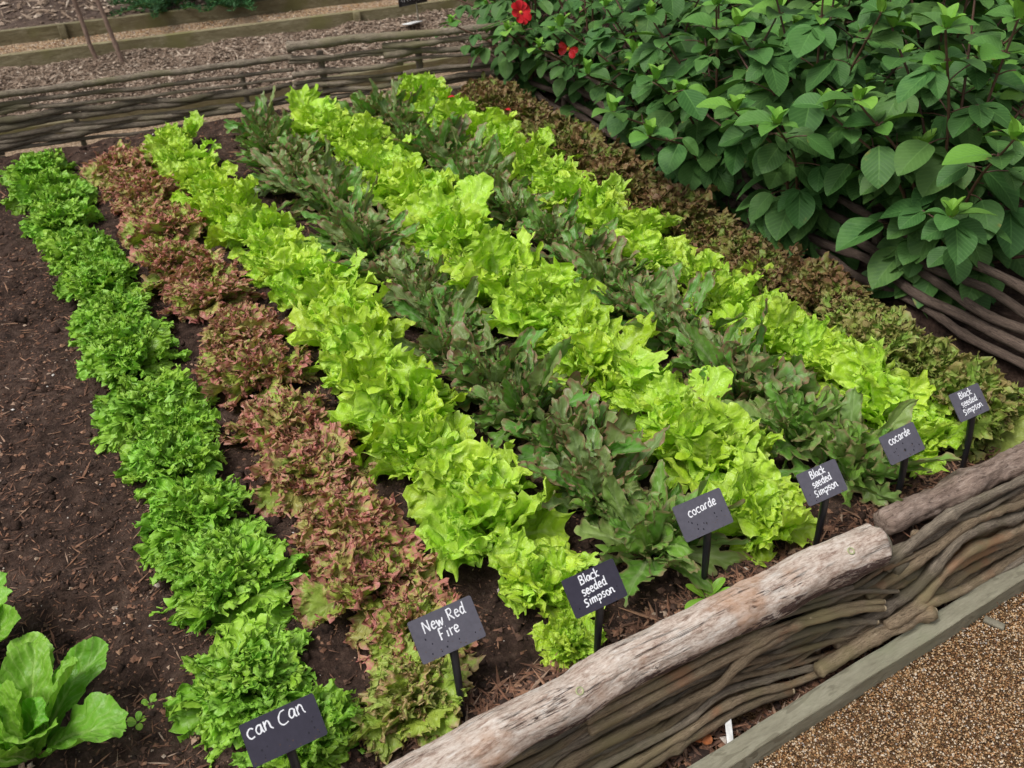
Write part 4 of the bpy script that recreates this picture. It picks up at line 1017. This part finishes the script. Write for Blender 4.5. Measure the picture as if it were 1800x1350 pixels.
def flower(loc, r, tilt, az, seed, n=8, label="", cut=None):
    rg = rng_(seed); e = empty("dahlia_flower", loc)
    for i in range(n):
        if cut and i in cut: continue
        g = Geo()
        V, Q, A = leaf(rg, r, r * .36, a=.7, m=3, q=1.6, a0=R(rg.uniform(5, 25)), bend=R(25), cup=.3, fr=((.001, 2, 2),), teeth=(0, 4, 0), blist=(.0004, 80), ns=16, nt=4, azi=i * 2 * math.pi / n + rg.uniform(-.1, .1), r0=.005)
        g.add(V, Q, None, A); g.obj("petal", M['petal'], e)
    g = Geo(); tube(g, [(0, 0, -.004), (0, 0, .002), (0, 0, .007)], .008, 10, seed, rough=.2, step=.002, r1=.005); g.obj("flower_centre", M['yolk'], e)
    g = Geo(); tube(g, [(0, 0, -.004), (-.01, .0, -.08), (-.01, .02, -.26)], .0028, 6, seed, rough=0, step=.02); g.obj("flower_stalk", M['greenstem'], e)
    e.rotation_euler = (tilt, 0, az)
    return tag(e, label, "flower", "red dahlia flowers")
flower((1.963, 3.68, .45), .045, R(62), R(12), 1, label="open red dahlia flower with a yellow centre, at the top of the picture")
flower((2.02, 3.41, .36), .036, R(80), R(-50), 2, n=7, cut=(1, 2, 5), label="half hidden red dahlia flower seen edge on among dark leaves")
for i, (x, y, z, lab) in enumerate(((1.63, 3.72, .165, "fallen red petal lying on the far end of the lime row nearest the dahlias"), (1.80, 3.50, .14, "fallen red petal resting between the lime row and the bronze row"))):
    rg = rng_(80 + i); g = Geo()
    V, Q, A = leaf(rg, .035, .012, a0=.3, bend=1.0, fr=((.002, 2, 2),), teeth=(0, 4, 0), blist=(0, 50), ns=14, nt=3, azi=i * 2.0, r0=0)
    g.add(V, Q, None, A); o = g.obj("petal", M['petal']); o.location = (x, y, z); tag(o, lab, "petal", "fallen red petals")

# ------------------------------------------------------------------ background things
def shrub(loc, seed, H, Rr, label):
    rg = rng_(seed); e = empty("needle_shrub", loc); g = Geo(); s_ = Geo()
    for i in range(46):
        az = rg.uniform(0, 6.28); rr = Rr * math.sqrt(rg.uniform()); h = H * rg.uniform(.6, 1.05) * (1 - .95 * (rr / Rr) ** 2)
        a = np.array((rr * .35 * math.cos(az), rr * .35 * math.sin(az), 0)); b = np.array((rr * math.cos(az) * 1.2, rr * math.sin(az) * 1.2, h))
        tube(s_, [a, (a + b) / 2 + (0, 0, .03), b], .003, 5, seed + i, rough=0, step=.06)
        C = catmull([a, (a + b) / 2 + (0, 0, .03), b], .012)
        C = C[int(len(C) * .08):]
        m = len(C) * 4
        P = np.repeat(C, 4, 0)
        d = rg.normal(0, 1, (m, 3)); d[:, 2] = np.abs(d[:, 2]) * .6 + .2; d /= np.linalg.norm(d, axis=1)[:, None]
        Ln = rg.uniform(.03, .06, (m, 1)); w = np.cross(d, rg.normal(0, 1, (m, 3))); w = w / np.linalg.norm(w, axis=1)[:, None] * .0035
        V = np.stack([P, P + d * Ln * .5 + w, P + d * Ln, P + d * Ln * .5 - w], 1).reshape(-1, 3)
        g.add(V, np.arange(m * 4).reshape(-1, 4))
    g.obj("foliage", M['needle'], e); s_.obj("stems", M['greenstem'], e)
    return tag(e, label, "shrub", "dark needle leaved shrubs in the far bed")
shrub((1.16, 6.86, -.07), 1, .42, .30, "dark green needle leaved shrub in the far bed, left of the two")
shrub((1.56, 6.70, -.07), 2, .42, .32, "dark green needle leaved shrub overhanging the farthest board, right of the two")
for i, (x, y, tx, ty, lab) in enumerate(((.62, 6.37, .56, 6.42, "bare brown garden stake leaning left in the mulch, the left one"), (.745, 6.26, .66, 6.34, "bare brown garden stake leaning left in the mulch, the right one"))):
    g = Geo(); dx, dy = (tx - x), (ty - y)
    tube(g, [(0, 0, -.1), (dx * .8, dy * .8, .5), (dx * 2.2, dy * 2.2, 1.3)], .0125, 9, 40 + i, rough=.06, knots=3, wob=.004)
    o = g.obj("garden_stake", M['stake']); o.location = (x, y, -.14); tag(o, lab, "stake", "garden stakes in the far mulch")
# white tag and small dark sign behind the far fence
e = empty("garden_sign", (2.37, 5.73, -.15))
g = Geo(); tube(g, [(0, 0, -.05), (0, 0, .12), (-.01, .01, .22)], .006, 8, 1, rough=0); g.obj("post", M['splinter'], e)
g = Geo(); box(g, (-.11, -.004, .135), (.07, .004, .26), 2, nx=6, jag=0); g.obj("plate", M['black'], e)
g = Geo(); rg = rng_(5)
for r_ in range(3):
    for k in range(9):
        x = -.095 + k * .018; z = .24 - r_ * .034
        tube(g, [(x, -.006, z), (x + rg.uniform(0, .012), -.006, z - rg.uniform(.008, .016))], .0015, 4, k, rough=0, step=.01)
sc_ = g.obj("writing", M['white'], e)
tag(e, "dark rectangular sign with white writing on a thin post, cut off by the top edge", "sign")
g = Geo(); box(g, (-.055, -.035, 0), (.055, .035, .006), 3, nx=6, jag=0)
o = g.obj("white_tag", M['white']); o.location = (2.32, 5.70, -.112); o.rotation_euler = (R(-8), R(6), R(28)); tag(o, "small blank white tag lying on the mulch under the dark sign", "tag")
# white label strip and dead leaves at the foot of the front fence
g = Geo(); box(g, (-.03, -.0065, 0), (.03, .0065, .0015), 4, nx=8, jag=.0006)
o = g.obj("label_strip", M['white']); o.location = (.90, .955, -.185); o.rotation_euler = (0, R(-35), R(62)); tag(o, "white plastic label strip propped between the front fence and the board", "label strip")
for i in range(3):
    rg = rng_(60 + i); g = Geo()
    V, Q, A = leaf(rg, .026, .009, a0=.3, bend=1.2, fr=((.002, 2, 2),), ns=18, nt=3, azi=i * 2.1, r0=0); g.add(V, Q, None, A)
    o = g.obj("dead_leaf", M['leafdead']); o.location = (.83 + .018 * i, .985 - .012 * (i % 2), -.20); tag(o, "curled orange dead leaf by the white strip below the front fence", "leaf", "orange dead leaves at the fence foot")
g = Geo(); box(g, (-.022, -.008, 0), (.022, .008, .008), 7, nx=8, jag=.002)
o = g.obj("wood_fragment", M['splinter']); o.location = (1.60, .90, -.226); o.rotation_euler = (.1, .1, R(-60)); tag(o, "small grey wood fragment lying on the gravel near the right edge", "wood fragment")
# seedlings
def seedling(loc, L, n, seed, label, w=.16):
    rg = rng_(seed); g = Geo()
    for i in range(n):
        V, Q, A = leaf(rg, L * rg.uniform(.6, 1.1), L * w, a=.8, m=1.5, a0=R(rg.uniform(15, 60)), bend=R(40), fr=((.001, 3, 2),), teeth=(.02, 8, 0), blist=(.0005, 60), ns=24, nt=3, azi=i * GA, r0=.002)
        g.add(V, Q, None, A)
    o = g.obj("weed_seedling", M['can']); o.location = loc; return tag(o, label, "seedling", "weed seedlings in the soil")
seedling((.965, 1.13, .005), .065, 6, 1, "bright green weed seedling at the foot of the larger cocarde sign")
seedling((-.13, 1.44, .003), .022, 5, 2, "tiny weed seedling in bare soil beside the large cos lettuce", .3)
seedling((-.10, 1.47, .003), .020, 5, 3, "second tiny weed seedling in bare soil by the large cos lettuce, nearer the frilly row", .3)
seedling((.19, 1.20, .003), .022, 5, 4, "tiny weed seedling between the can can and New Red Fire signs", .3)
